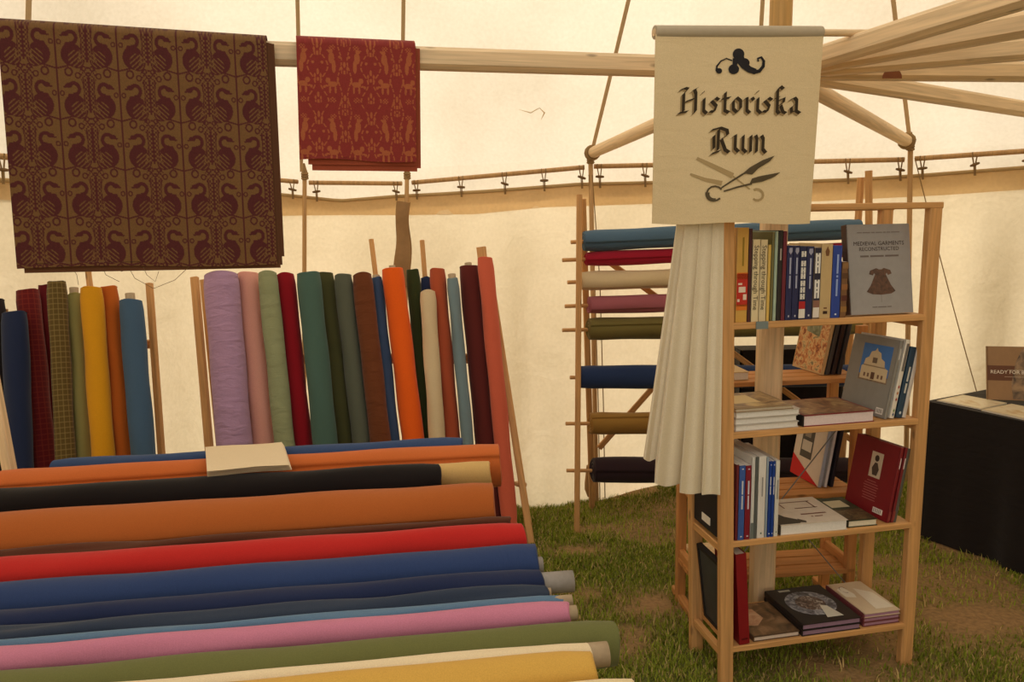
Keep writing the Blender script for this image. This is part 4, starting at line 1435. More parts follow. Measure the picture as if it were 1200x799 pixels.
class Book:
    """local frame: x thickness (0 back cover, t front cover), y from spine (0) to fore edge (d), z height"""
    def __init__(s, label, M, t, h, d, col, group=None, name='book', pages=None, hard=True, spine=None, rough=0.4):
        s.t, s.h, s.d = t, h, d
        base = M @ Vector((t / 2, d / 2, 0))
        s.M = M
        s.root = thing(name, base, label, 'book', group)
        cm = plain(rgb(*col), 'book cover', rough, 0.35, 0.04, 40)
        sm_ = plain(rgb(*spine), 'book spine', rough, 0.35, 0.04, 40) if spine else cm
        b = 0.0022 if hard else 0.0008
        ov = 0.003 if hard else 0.0
        mb = MB()
        mb.box((0, 0, 0), (b, d, h), cm); mb.box((t - b, 0, 0), (t, d, h), cm)
        # slightly rounded spine
        n = 6
        pr = [(0, 0.003)] + [(t / 2 - t / 2 * math.cos(math.pi * k / n), -0.0018 * math.sin(math.pi * k / n)) for k in range(n + 1)] + [(t, 0.003)]
        mb.prism(pr, 0, h, sm_)
        mb.obj('cover', s.root, M)
        pm = plain(rgb(*(pages or (226, 216, 200))), 'book pages', 0.85, 0.1, 0.05, 200)
        pg_ = MB(); pg_.box((b, 0.003, ov), (t - b, d - ov, h - ov), pm); pg_.obj('pages', s.root, M)
        s.prs = []; s.tx = []

    def pt(s, face, a, b, off):
        # a: 0..1 left to right as seen, b: 0..1 bottom to top
        if face == 'spine': return (a * s.t, -0.002 - off, b * s.h)
        if face == 'front': return (s.t + off, a * s.d, b * s.h)
        if face == 'back': return (-off, (1 - a) * s.d, b * s.h)

    def poly(s, face, pts, col, off=0.0006, mat=None):
        m = mat or plain(rgb(*col), 'print', 0.5, 0.25)
        if off <= .0007 or not s.prs: s.prs.append(MB())
        s.prs[-1].add([s.pt(face, a, b, off) for a, b in pts], [tuple(range(len(pts)))], m)
        return s

    def rect(s, face, a0, b0, a1, b1, col, off=0.0006, mat=None):
        return s.poly(face, [(a0, b0), (a1, b0), (a1, b1), (a0, b1)], col, off, mat)

    def text(s, face, txt, size, a, b, col, off=0.0009, vert=False, center=True, fit=None):
        if not isinstance(txt, str):      # word lengths only: print too small to read in the photo: rows of plain word marks
            v, f, x_ = [], [], 0.0
            for wd in txt:
                ww = wd * size * .5; k_ = len(v)
                v += [(x_, size * .12), (x_ + ww, size * .12), (x_ + ww, size * .58), (x_, size * .58)]; f.append((k_, k_ + 1, k_ + 2, k_ + 3)); x_ += ww + size * .4
            w_ = x_ - size * .4
        else: v, f, w_ = text_verts(txt, size)
        W = s.t if face == 'spine' else s.d
        if fit and w_ > fit: k = fit / w_; v = [(x * k, y * k) for x, y in v]; w_ *= k
        out = []
        for x, y in v:
            if vert: aa, bb = a + (y - size * 0.35) / W, b - x / s.h
            else: aa, bb = a + (x - (w_ / 2 if center else 0)) / W, b + y / s.h
            out.append(s.pt(face, aa, bb, off))
        tm_ = MB(); tm_.add(out, f, plain(rgb(*col), 'print', 0.5, 0.25)); s.tx.append(tm_)
        return s

    def done(s, nm='cover_print'):
        for t_ in s.prs: t_.obj(nm, s.root, s.M)
        for t_ in s.tx: t_.obj('title', s.root, s.M)
        return s.root


X3 = BC.to_3x3()
dirB = lambda u, v, z: X3 @ Vector((u, v, z))

# top shelf, upright, spines to the front:  px0, px1, top y, depth, colour, label
z = SZ[0]
row = [(861.5, 875, 267, .19, (206, 160, 76), 'tall yellow book with a red spine band ending the top shelf row', 'ybook'),
       (875.3, 879.3, 268, .2, (70, 28, 30), 'thin dark maroon book beside the yellow spined one', None),
       (880, 888.5, 281, .17, (222, 204, 160), 'cream book Stepping through Time next to the thin maroon book', 'step'),
       (889, 897.2, 281, .17, (216, 198, 156), 'cream book Stepping through Time next to the small yellow spine', 'step'),
       (897.7, 901.3, 287, .16, (214, 178, 90), 'small thin yellow book squeezed beside the cream ones', None),
       (901.7, 905, 272, .2, (110, 104, 60), 'thin tall olive book on the top shelf', None),
       (905.3, 909, 271, .2, (160, 180, 160), 'thin tall pale green book on the top shelf', None),
       (909.3, 914.5, 270, .2, (38, 34, 34), 'tall black spined book on the top shelf', None),
       (914.8, 919.3, 271, .2, (108, 34, 48), 'slim burgundy book beside the tall black one', None),
       (919.8, 927, 288, .17, (36, 40, 82), 'navy volume with a small crest next to the burgundy book', 'navy'),
       (927.3, 934.6, 288, .17, (34, 38, 78), 'second navy volume with a small crest', 'navy'),
       (935, 942.4, 289, .17, (34, 38, 74), 'navy book with tall white letters above a red band', 'white'),
       (942.8, 951, 289, .17, (36, 40, 80), 'navy volume between the two books with tall white letters', 'navy'),
       (951.5, 959, 290, .17, (130, 112, 92), 'book with tall white letters above a brown band', 'white2'),
       (959.5, 972.5, 286, .18, (196, 168, 120), 'tan book with a small ornament at the head of its spine', 'tan'),
       (973, 983.5, 288, .17, (40, 66, 148), 'bright blue paperback near the face-out grey book', 'blue'),
       (984, 991, 307, .13, (120, 84, 52), 'small brown book with banded spine beside the blue paperback', 'bands')]
vS = 0.012
for k, (x0, x1, yt, dep, col, lab, st_) in enumerate(row):
    u0, _ = bpx(x0, 374, vS); u1, _ = bpx(x1, 374, vS); _, zt = bpx((x0 + x1) / 2, yt, vS)
    h_ = zt - z
    bkM = BC @ Matrix.Translation((u0, vS, z + 0.0005))
    t_ = max(0.006, u1 - u0 - 0.0008)
    bo = Book(lab, bkM, t_, h_, dep, col, 'books standing on the top shelf', hard=k % 3 != 1)
    if st_ == 'ybook':
        bo.rect('spine', .02, .17, .98, .52, (190, 50, 36)); bo.rect('spine', .02, .46, .98, .53, (222, 120, 40)); bo.rect('spine', .02, .13, .98, .19, (222, 120, 40))
        for b0, b1, a0, a1 in ((.22, .25, .1, .3), (.32, .38, .2, .8), (.4, .42, .15, .5), (.24, .3, .6, .9)): bo.rect('spine', a0, b0, a1, b1, (232, 210, 190), .0009)
        bo.rect('spine', .45, .6, .6, .9, (150, 120, 40))
    elif st_ == 'step': bo.text('spine', 'Stepping through Time', .021, .5, .93, (60, 50, 40), vert=True, fit=.2)
    elif st_ == 'navy':
        bo.poly('spine', [(.25, .97), (.75, .97), (.8, .92), (.5, .88), (.2, .92)], (160, 160, 180)); bo.text('spine', [9, 7], .011, .5, .84, (170, 174, 196), vert=True, fit=.13); bo.rect('spine', .4, .04, .6, .065, (200, 200, 210))
    elif st_ == 'white':
        bo.rect('spine', .0, .02, 1, .145, (226, 220, 208)); bo.rect('spine', 0, .145, 1, .25, (176, 40, 40))
        for b0 in (.28, .37, .46, .56, .64, .73, .86):
            for a0 in (.12, .55): bo.rect('spine', a0, b0, a0 + .33, b0 + .075, (226, 222, 214), .0009)
            bo.rect('spine', .12, b0 + .03, .88, b0 + .045, (226, 222, 214), .0009)
    elif st_ == 'white2':
        bo.rect('spine', 0, .02, 1, .16, (226, 216, 204)); bo.rect('spine', 0, .16, 1, .26, (140, 100, 84)); bo.rect('spine', 0, .26, 1, .99, (44, 42, 60))
        for b0, b1 in ((.29, .55), (.64, .92)):
            for a0 in (.1, .58): bo.rect('spine', a0, b0, a0 + .32, b1, (230, 226, 218), .0009)
            for bb in (.3, .5, .82): bo.rect('spine', .1, b0 + (b1 - b0) * bb, .9, b0 + (b1 - b0) * (bb + .1), (230, 226, 218), .001)
    elif st_ == 'tan':
        bo.poly('spine', [(.3, .9), (.5, .97), (.7, .9), (.62, .84), (.38, .84)], (120, 80, 50)); bo.rect('spine', .3, .06, .7, .1, (60, 40, 30)); bo.rect('spine', .35, .13, .65, .15, (120, 80, 50))
    elif st_ == 'blue': bo.text('spine', [9, 1, 8], .013, .5, .88, (150, 170, 220), vert=True, fit=.18); bo.rect('spine', .4, .04, .6, .06, (220, 224, 230))
    elif st_ == 'bands':
        for b0, c_ in ((.1, (150, 110, 60)), (.3, (90, 50, 40)), (.5, (150, 100, 60)), (.7, (96, 66, 44)), (.88, (140, 104, 66))): bo.rect('spine', 0, b0, 1, b0 + .1, c_)
    elif t_ > .01 and col[0] < 60: bo.text('spine', [7], .01, .5, .8, (170, 160, 150), vert=True)
    bo.done()
# the grey face-out book
ua, za_ = bpx(993, 369, 0.035); ub, _ = bpx(1066, 368, 0.035)
gw = ub - ua
lean = math.radians(9)
M = axes(B(ua, 0.045, z + 0.001), dirB(0, -math.cos(lean), math.sin(lean)), dirB(0, math.sin(lean), math.cos(lean)))
gh_ = 0.282
bo = Book('grey face-out book Medieval Garments Reconstructed with a brown dress', M, .026, gh_, gw, (152, 148, 146), None, rough=.45, spine=(80, 58, 46))
bo.text('front', 'MEDIEVAL GARMENTS', .0185, .5, .765, (70, 56, 52), fit=.178); bo.text('front', 'RECONSTRUCTED', .0185, .5, .705, (70, 56, 52), fit=.14)
bo.text('front', [5, 8, 8], .012, .5, .63, (112, 100, 96), fit=.14); bo.text('front', [5, 8, 4, 7, 3, 4, 9], .008, .5, .9, (128, 118, 114), fit=.15)
dress = [(.44, .51), (.48, .495), (.52, .495), (.56, .51), (.66, .485), (.68, .445), (.62, .43), (.6, .455), (.585, .44), (.66, .32), (.73, .25), (.66, .222), (.5, .212), (.36, .222), (.27, .25), (.34, .32), (.415, .44), (.40, .455), (.38, .43), (.32, .445), (.34, .485)]
bo.poly('front', dress, (86, 58, 46), mat=mottled([rgb(66, 44, 36), rgb(104, 70, 54)], 'brown dress print', 60))
bo.rect('front', .497, .13, .503, .212, (120, 108, 104)); bo.text('front', [6, 10, 5], .006, .5, .07, (110, 100, 96))
bo.done()

# second shelf: stack of pale books, red book, leaning row
z = SZ[1]


def lying(label, px0, px1, py, zb, t, dep, col, group, spine='left', pages=None, spc=None, v0=0.01, rot=0.0, hard=True):
    """book lying flat on z = zb with its long edge to the front"""
    u0, _ = bpx(px0, py, v0); u1, _ = bpx(px1, py, v0)
    Wd = u1 - u0
    R = Matrix.Rotation(rot, 4, 'Z')
    if spine == 'left':
        M = BC @ Matrix.Translation((u0, v0, zb)) @ R @ Matrix(((0, 1, 0, 0), (0, 0, 1, 0), (1, 0, 0, 0), (0, 0, 0, 1)))
        return Book(label, M, t, dep, Wd, col, group, pages=pages, spine=spc, hard=hard)
    M = BC @ Matrix.Translation((u0, v0 + dep, zb)) @ R @ Matrix(((0, 0, 1, 0), (0, -1, 0, 0), (1, 0, 0, 0), (0, 0, 0, 1)))
    return Book(label, M, t, Wd, dep, col, group, pages=pages, spine=spc, hard=hard)


zz = z + 0.0005
for k, (lab, c_, jit) in enumerate((('lowest white paged book in the pale stack on the second shelf', (196, 188, 178), 0), ('second book up in the pale white paged stack', (186, 178, 168), -2), ('third book up in the pale white paged stack', (190, 180, 166), 1))):
    bo = lying(lab, 862 + jit * .3, 936 + jit, 500, zz, .0195, .21, c_, 'pale books stacked on the second shelf', 'back', (226, 222, 214)); bo.done(); zz += .0200
bo = lying('brown pictured book lying open-faced on top of the pale stack', 862, 930, 480, zz, .012, .2, (150, 124, 90), 'pale books stacked on the second shelf', 'back', (204, 190, 166))
bo.rect('front', .06, .06, .94, .94, None, mat=mottled([rgb(96, 72, 48), rgb(160, 130, 90), rgb(206, 178, 120)], 'brown picture print', 18)); bo.rect('front', .2, .15, .7, .6, (222, 196, 140), .0009); bo.done()
zr = z + 0.0005
bo = lying('thick red edged book lying flat with black patterned spine', 941, 1024, 500, zr, .036, .2, (130, 40, 46), None, 'left', (226, 208, 206), (38, 34, 34), v0=0.005)
bo.rect('front', .03, .03, .97, .97, None, mat=mottled([rgb(70, 44, 34), rgb(130, 92, 60), rgb(170, 140, 96)], 'old map print', 22))
for a_ in (.15, .4, .65): bo.poly('spine', [(.2, a_), (.8, a_ + .05), (.7, a_ + .16), (.3, a_ + .12)], (150, 140, 130))
bo.done()


def leaning(label, px, py, zb, v0, phi, lean, t, h, d, col, group, spine=None, pages=None):
    """standing book turned by phi, leaning to the right; px,py = lower front spine corner"""
    u0, _ = bpx(px, py, v0)
    c_, s_ = math.cos(phi), math.sin(phi)
    x = Vector((c_ * math.cos(lean), s_ * math.cos(lean), -math.sin(lean))); zx = Vector((c_ * math.sin(lean), s_ * math.sin(lean), math.cos(lean)))
    M = axes(B(u0, v0, zb + t * math.sin(lean) + 0.0008), X3 @ x, X3 @ zx)
    return Book(label, M, t, h * .95, d * .93, col, group, spine=spine, pages=pages)


phi = math.radians(8)
for k, (px, t_, h_, d_, lean_, col, lab, ex) in enumerate((
        (1035.5, .012, .27, .205, 11.4, (136, 132, 124), 'grey book with a church photo on its cover leaning on the second shelf', 'church'),
        (1042, .018, .272, .2, 11.4, (226, 218, 204), 'white spined book with red ornaments leaning beside the church book', 'orn'),
        (1049, .026, .245, .19, 11.4, (40, 66, 88), 'dark petrol blue book leaning on the second shelf', 'petrol'),
        (1056.8, .015, .235, .18, 11.4, (206, 198, 190), 'pale book leaning last against the right post of the second shelf', None))):
    bo = leaning(lab, px, 494, z, 0.016, phi, math.radians(lean_), t_, h_, d_, col, 'books leaning on the second shelf')
    if ex == 'church':
        bo.rect('back', .27, .42, .9, .9, (70, 116, 180))
        fac = [(.3, .44), (.88, .44), (.88, .6), (.8, .62), (.78, .7), (.7, .73), (.67, .8), (.6, .82), (.57, .86), (.54, .82), (.46, .8), (.43, .73), (.36, .7), (.34, .62), (.3, .6)]
        bo.poly('back', fac, (206, 186, 150), .0010)
        bo.rect('back', .27, .42, .9, .5, None, .0008, mat=mottled([rgb(90, 74, 60), rgb(150, 124, 96)], 'church forecourt print', 80))
        bo.rect('back', .34, .61, .82, .625, (150, 128, 100), .0014); bo.rect('back', .54, .45, .62, .54, (96, 66, 50), .0014); bo.rect('back', .52, .66, .62, .73, (110, 92, 76), .0014)
        for a_ in (.38, .46, .68, .76): bo.rect('back', a_, .47, a_ + .04, .52, (120, 88, 70), .0014)
        bo.rect('back', .8, .04, .95, .12, (222, 216, 206))
        for j in range(5): bo.rect('back', .82 + j * .024, .055, .83 + j * .024, .105, (60, 56, 54), .0009)
        bo.text('spine', [6], .012, .5, .9, (200, 196, 188), vert=True)
    elif ex == 'orn':
        bo.text('spine', [9], .02, .5, .95, (120, 112, 104), vert=True, fit=.12)
        for b_, c_ in ((.4, (170, 60, 50)), (.32, (190, 120, 60)), (.24, (170, 60, 50)), (.1, (110, 140, 70)), (.05, (60, 80, 110))): bo.poly('spine', [(.3, b_), (.5, b_ - .025), (.7, b_), (.5, b_ + .03)], c_)
    elif ex == 'petrol':
        bo.text('spine', [6, 4], .016, .5, .72, (206, 206, 200), vert=True, fit=.1); bo.poly('spine', [(.5 + .18 * math.cos(q), .07 + .022 * math.sin(q)) for q in [k2 * .628 for k2 in range(10)]], (200, 206, 210))
    bo.done()

# third shelf: upright row, two lying books, red leaning books, box
z = SZ[2]
row3 = [(861, 864.2, 545, .2, (104, 36, 42), 'very thin maroon book at the end of the third shelf', None),
        (864.6, 871.6, 546, .2, (60, 92, 160), 'mid blue book with white title next to the thin maroon one', 'ti'),
        (872, 878.4, 546, .2, (128, 28, 44), 'crimson book with white title on the third shelf', 'ti'),
        (878.8, 882.8, 536, .22, (206, 204, 198), 'tall white book with grey foot beside the crimson book', 'gf'),
        (883.2, 886.4, 536, .22, (92, 94, 90), 'slim grey green book between two tall white ones', None),
        (886.8, 895.4, 535, .22, (220, 214, 206), 'thick white spined book on the third shelf', 'w'),
        (895.8, 898.4, 536, .22, (150, 164, 176), 'very slim pale blue book on the third shelf', None),
        (898.8, 902.3, 541, .2, (24, 58, 136), 'first of two slim royal blue books on the third shelf', 'ti'),
        (902.6, 906.1, 541, .2, (26, 60, 138), 'second of two slim royal blue books on the third shelf', 'ti'),
        (906.5, 911.2, 540, .2, (216, 212, 200), 'white spined book at the end of the upright row, third shelf', 'w')]
vS = 0.008
for k, (x0, x1, yt, dep, col, lab, ex) in enumerate(row3):
    u0, _ = bpx(x0, 628, vS); u1, _ = bpx(x1, 628, vS); _, zt = bpx((x0 + x1) / 2, yt, vS)
    t_ = max(.006, u1 - u0 - .0006)
    bo = Book(lab, BC @ Matrix.Translation((u0, vS, z + .0005)), t_, zt - z, dep, col, 'books standing on the third shelf', hard=False, pages=(214, 208, 198))
    if ex == 'ti':
        bo.text('spine', [8, 8], min(.011, t_ * .7), .5, .8, (206, 206, 214), vert=True, fit=.12); bo.rect('spine', .35, .04, .65, .055, (220, 220, 224)); bo.rect('spine', .35, .95, .65, .965, (210, 210, 220))
    elif ex == 'gf': bo.rect('spine', 0, 0.005, 1, .2, (110, 116, 112))
    elif ex == 'w': bo.text('spine', [14], .009, .5, .75, (150, 146, 140), vert=True); bo.rect('spine', .4, .05, .6, .07, (90, 110, 90))
    bo.done()
bo = lying('thick white covered book with a dark figure lying on the third shelf', 914, 991, 625, z + .0005, .034, .21, (214, 200, 182), None, 'left', (230, 224, 216), (70, 62, 54), v0=0.008, rot=math.radians(-2))
bo.poly('front', [(0, .02), (.3, .02), (.38, .1), (.2, .3), (.12, .55), (0, .6)], (70, 64, 54)); bo.poly('front', [(.3, .05), (.4, .02), (.42, .08), (.34, .18)], (70, 64, 54), .0009)
for a_, b_, c_, d_ in ((.35, .82, .85, .84), (.35, .6, .37, .84), (.8, .55, .82, .84), (.5, .56, .85, .58)): bo.rect('front', a_, b_, c_, d_, (120, 78, 62), .0009)
bo.text('front', [10], .018, .66, .3, (140, 100, 84)); bo.text('front', [1, 4], .014, .66, .2, (140, 100, 84)); bo.done()
bo = lying('dark green book with a pale label lying on the third shelf', 993.5, 1027, 618, z + .0005, .023, .2, (56, 64, 44), None, 'left', (224, 214, 190), (44, 46, 36), v0=0.012, rot=math.radians(-2))
bo.rect('front', .02, .02, .98, .45, None, mat=mottled([rgb(50, 42, 30), rgb(92, 76, 50), rgb(120, 104, 70)], 'brown crowd print', 60))
bo.rect('front', .12, .55, .75, .85, (206, 196, 160), .0009); bo.done()
for k, (px, t_, h_, d_, lean_, col, lab, ex) in enumerate((
        (1038.5, .012, .268, .2, 10.2, (124, 26, 32), 'front red book with a small portrait leaning on the third shelf', 'por'),
        (1043.5, .012, .266, .2, 10.2, (118, 26, 32), 'second red book leaning behind the portrait one', 'sp'),
        (1046.5, .012, .262, .19, 10.2, (86, 84, 76), 'grey patterned book leaning behind the red books', None))):
    bo = leaning(lab, px, 613, z, 0.014, phi, math.radians(lean_), t_, h_, d_, col, 'books leaning on the third shelf')
    if ex == 'por':
        bo.rect('back', .42, .5, .68, .84, (206, 186, 160))
        bo.poly('back', [(.55 + .05 * math.cos(q), .76 + .045 * math.sin(q)) for q in [k2 * .628 for k2 in range(10)]], (66, 50, 44), .001); bo.poly('back', [(.52, .7), (.58, .7), (.63, .62), (.6, .53), (.5, .53), (.47, .62)], (80, 64, 54), .001)
        for j, ww in enumerate((.2, .3, .34, .3, .3, .34, .28, .3)): bo.rect('back', .52 - ww * .5, .44 - j * .035, .52 + ww * .5, .45 - j * .035, (170, 96, 92))
        bo.rect('back', .66, .06, .88, .13, (226, 216, 206))
        for j in range(6): bo.rect('back', .68 + j * .03, .07, .69 + j * .03, .12, (60, 56, 54), .0009)
    if ex: bo.text('spine', [8], .009, .5, .86, (226, 200, 196), vert=True); bo.rect('spine', .1, .03, .9, .15, (140, 60, 56))
    bo.done()
BLK = plain(rgb(36, 32, 32), 'black painted card', 0.6, 0.3, 0.1, 30)
bx = thing('storage_box', B(.085, .14, z), 'small black box with a white label on the third shelf', 'box')
mb = MB(); mb.box((uL(z) + .006, .235 - .195, z + .0005), (uL(z) + .040, .212, z + .115), BLK, BC, 0.004); mb.obj('body', bx)
mb = MB(); mb.box((uL(z) + .003, .036, z + .1155), (uL(z) + .043, .216, z + .128), BLK, BC, 0.003); mb.obj('lid', bx)
mb = MB(); mb.box((uL(z) + .0045, .09, z + .02), (uL(z) + .006, .15, z + .045), WHITE, BC); mb.obj('label_sticker', bx)

# bottom shelf
z = SZ[3]
u0, _ = bpx(866.5, 754, .006)
M = axes(B(u0, .006, z + .001), dirB(math.cos(.07), 0, math.sin(.07)), dirB(-math.sin(.07), 0, math.cos(.07)))
bo = Book('tall red book leaning on the inner side post of the bottom shelf', M, .036, .31, .15, (132, 24, 30), None); bo.rect('spine', .2, .05, .8, .07, (90, 16, 20)); bo.done()
bo = lying('brown pictured book lying beside the tall red one', 883, 937, 748, z + .0005, .017, .2, (92, 70, 50), None, 'left', (214, 196, 182), v0=.012)
bo.rect('front', .02, .02, .98, .98, None, mat=mottled([rgb(64, 48, 34), rgb(112, 84, 56), rgb(150, 116, 84)], 'dark painting print', 20)); bo.poly('front', [(.05, .35), (.3, .3), (.55, .5), (.5, .8), (.2, .9), (.04, .75)], (206, 160, 124), .0009, mottled([rgb(180, 124, 92), rgb(216, 180, 144)], 'flesh tone print', 30)); bo.done()
for k in range(2):
    bo = lying(('lower' if k == 0 else 'upper') + ' of two black books with a silver round emblem', 940, 1008, 742, z + .0005 + k * .0205, .02, .235, (34, 28, 28), 'black books on the bottom shelf', 'left', (150, 120, 140), v0=.006)
    if k:
        cxx, cyy = .5, .52
        bo.poly('front', [(cxx + .4 * math.cos(q), cyy + .34 * math.sin(q)) for q in [j * .2618 for j in range(24)]], (96, 100, 112), .0007, mottled([rgb(44, 40, 42), rgb(110, 112, 124), rgb(170, 172, 178)], 'silver brooch print', 45))
        bo.poly('front', [(cxx + .24 * math.cos(q), cyy + .2 * math.sin(q)) for q in [j * .2618 for j in range(24)]], (60, 48, 46), .001, mottled([rgb(44, 34, 34), rgb(100, 76, 66), rgb(190, 186, 180)], 'brooch centre print', 60))
        bo.poly('front', [(.5, .1), (.78, .1), (.7, .4), (.6, .44)], (206, 202, 188), .0013); bo.rect('front', .2, .9, .4, .95, (170, 170, 160), .0009)
    bo.done()
for k in range(3):
    bo = lying(('lowest', 'middle', 'topmost')[k] + ' of three beige covered books stacked on the bottom shelf', 1012, 1054, 730, z + .0005 + k * .0155, .015, .21, (206, 186, 158) if k == 2 else (112, 60, 62), 'beige books on the bottom shelf', 'left', (170, 130, 150), (120, 60, 64), v0=.012)
    if k == 2:
        bo.poly('front', [(.1, .55), (.35, .5), (.4, .62), (.3, .9), (.1, .8)], (230, 222, 206), .0007); bo.poly('front', [(.45, .1), (.95, .1), (.9, .6), (.55, .8)], (226, 216, 198), .0007)
        ring_ = [(.28 + .1 * math.cos(q), .78 + .1 * math.sin(q)) for q in [j * .35 for j in range(15)]]
        for a_, b_ in zip(ring_, ring_[1:]): bo.poly('front', [a_, b_, (b_[0] * .97 + .01, b_[1] - .015), (a_[0] * .97 + .01, a_[1] - .015)], (120, 80, 50), .001)
    bo.done()
# dark framed slate leaning on the side
fr = thing('framed_slate', B(.075, .15, z), 'dark framed board leaning sideways at the back of the bottom shelf', 'board')
lz = math.radians(7)
Mf = axes(B(uL(z) + .04, .045, z + .001), dirB(math.cos(lz), 0, math.sin(lz)), dirB(-math.sin(lz), 0, math.cos(lz)))
mb = MB(); mb.box((0, 0, 0), (.012, .15, .26), plain(rgb(60, 62, 62), 'slate', .5, .3, .2, 20), Mf); mb.obj('panel', fr)
mb = MB()
for a, b_ in (((-.003, -.008, 0), (.015, .004, .27)), ((-.003, .146, 0), (.015, .158, .27)), ((-.003, -.008, .258), (.015, .158, .27)), ((-.003, -.008, 0), (.015, .158, .012))): mb.box(a, b_, BLK, Mf)
mb.obj('frame', fr)

# ---------------------------------------------------------------- slatted folding shelf behind the bookcase
SO = Vector((0.652, 2.594, 0)); SA = math.radians(5)
SU, SV = Vector((math.cos(SA), math.sin(SA), 0)), Vector((-math.sin(SA), math.cos(SA), 0))
S2 = Matrix((SU, SV, Vector((0, 0, 1)))).transposed().to_4x4(); S2.translation = SO
Sx = lambda u, v, z_: S2 @ Vector((u, v, z_))
sf = thing('folding_shelf', Sx(.3, .12, 0), 'orange pine folding shelf with slatted boards behind the bookcase', 'shelf')
SWD, SDP = .64, .21
for u in (.02, SWD - .02):
    for v in (.015, SDP - .015):
        beam('post', Sx(u, v, 0.0), Sx(u, v, 1.12), .038, .028, WOODF, sf, SV)
    beam('foot_bar', Sx(u, -.03, .018), Sx(u, SDP + .05, .018), .03, .03, WOODF, sf, (0, 0, 1))
    beam('side_rail', Sx(u, .02, .2), Sx(u, SDP - .02, .2), .022, .05, WOODF, sf, (0, 0, 1))
SZ2 = [.93, .495, .19]
for z_ in SZ2:
    for k in range(3):
        v = .015 + k * .066
        beam('slat', Sx(.005, v + .015, z_ - .009), Sx(SWD - .005, v + .015, z_ - .009), .058, .018, WOODF, sf, (0, 0, 1), .002)


def spx(px, py, v):
    I = S2.inverted(); o = I @ CAM; d = I.to_3x3() @ ray(px, py); k = (v - o.y) / d.y; p = o + d * k
    return p.x


def lean2(label, px, py, zb, v0, phi, lean, t, h, d, col, group, spine=None):
    u0 = spx(px, py, v0); c_, s_ = math.cos(phi), math.sin(phi); R3 = S2.to_3x3()
    x = Vector((c_ * math.cos(lean), s_ * math.cos(lean), -math.sin(lean))); zx = Vector((c_ * math.sin(lean), s_ * math.sin(lean), math.cos(lean)))
    M = axes(Sx(u0, v0, zb + t * math.sin(lean) + .0008), R3 @ x, R3 @ zx)
    return Book(label, M, t, h, d, col, group, spine=spine)


for k, (px, t_, col, lab) in enumerate(((962, .012, (200, 166, 118), 'book with an orange battle scene cover leaning on the slatted shelf'), (967, .016, (70, 66, 64), 'dark grey book leaning behind the battle scene book'),
                                        (974, .016, (52, 36, 34), 'dark brown book leaning third on the slatted shelf'), (981, .016, (58, 54, 56), 'charcoal book leaning last on the slatted shelf'))):
    bo = lean2(lab, px, 441, SZ2[0], .06, math.radians(6), math.radians(11), t_, .27, .19, col, 'books leaning on the slatted shelf')
    if k == 0:
        bo.rect('back', .02, .02, .98, .98, None, mat=mottled([rgb(120, 60, 30), rgb(190, 120, 66), rgb(214, 180, 126), rgb(120, 110, 76)], 'battle scene print', 45))
        bo.poly('back', [(.25, .55), (.7, .5), (.75, .85), (.6, .96), (.35, .96), (.22, .8)], None, .001, mottled([rgb(96, 100, 70), rgb(160, 160, 130)], 'sky and trees print', 30))
    bo.done()
for k, (px, t_, col, lab) in enumerate(((958, .014, (222, 206, 186), 'white book with a red lower corner leaning on the lower slatted shelf'), (965, .012, (214, 210, 208), 'pale book leaning behind the red cornered one'), (972, .014, (44, 40, 52), 'dark book leaning behind the pale one on the lower slatted shelf'))):
    bo = lean2(lab, px, 580, SZ2[1], .06, math.radians(6), math.radians(9), t_, .275, .19, col, 'books leaning on the lower slatted shelf', (170, 176, 190) if k == 0 else None)
    if k == 0:
        bo.poly('back', [(0, 0), (1, 0), (.5, .14), (0, .3)], (206, 40, 40)); bo.rect('back', .22, .3, .62, .97, (90, 84, 76)); bo.rect('back', .26, .4, .58, .55, (206, 196, 180), .001); bo.rect('back', .3, .6, .5, .75, (150, 140, 126), .001)
    bo.done()
uA = spx(862, 440, .03); uB = spx(905, 440, .03)
bo = Book('speckled pale booklet lying at the end of the slatted shelf', S2 @ Matrix.Translation((.05, .03, SZ2[0] + .001)) @ Matrix(((0, 1, 0, 0), (0, 0, 1, 0), (1, 0, 0, 0), (0, 0, 0, 1))), .03, .2, .16, (196, 166, 116), None); bo.done()
bd = MB(); bd.box((.06, .02, SZ2[2] + .001), (.22, .27, SZ2[2] + .014), WOODP, S2, .002)
tag(bd.obj('wooden_board'), 'pale loose board lying on the lowest slats', 'board')

# ---------------------------------------------------------------- white pleated cloth hanging beside the bookcase
DPU = [0.0, 0.13, 0.43, 0.72, 1.0]
DTOP = [797, 806, 822, 836, 849]
DBOT = [754, 767, 796, 822, 844]


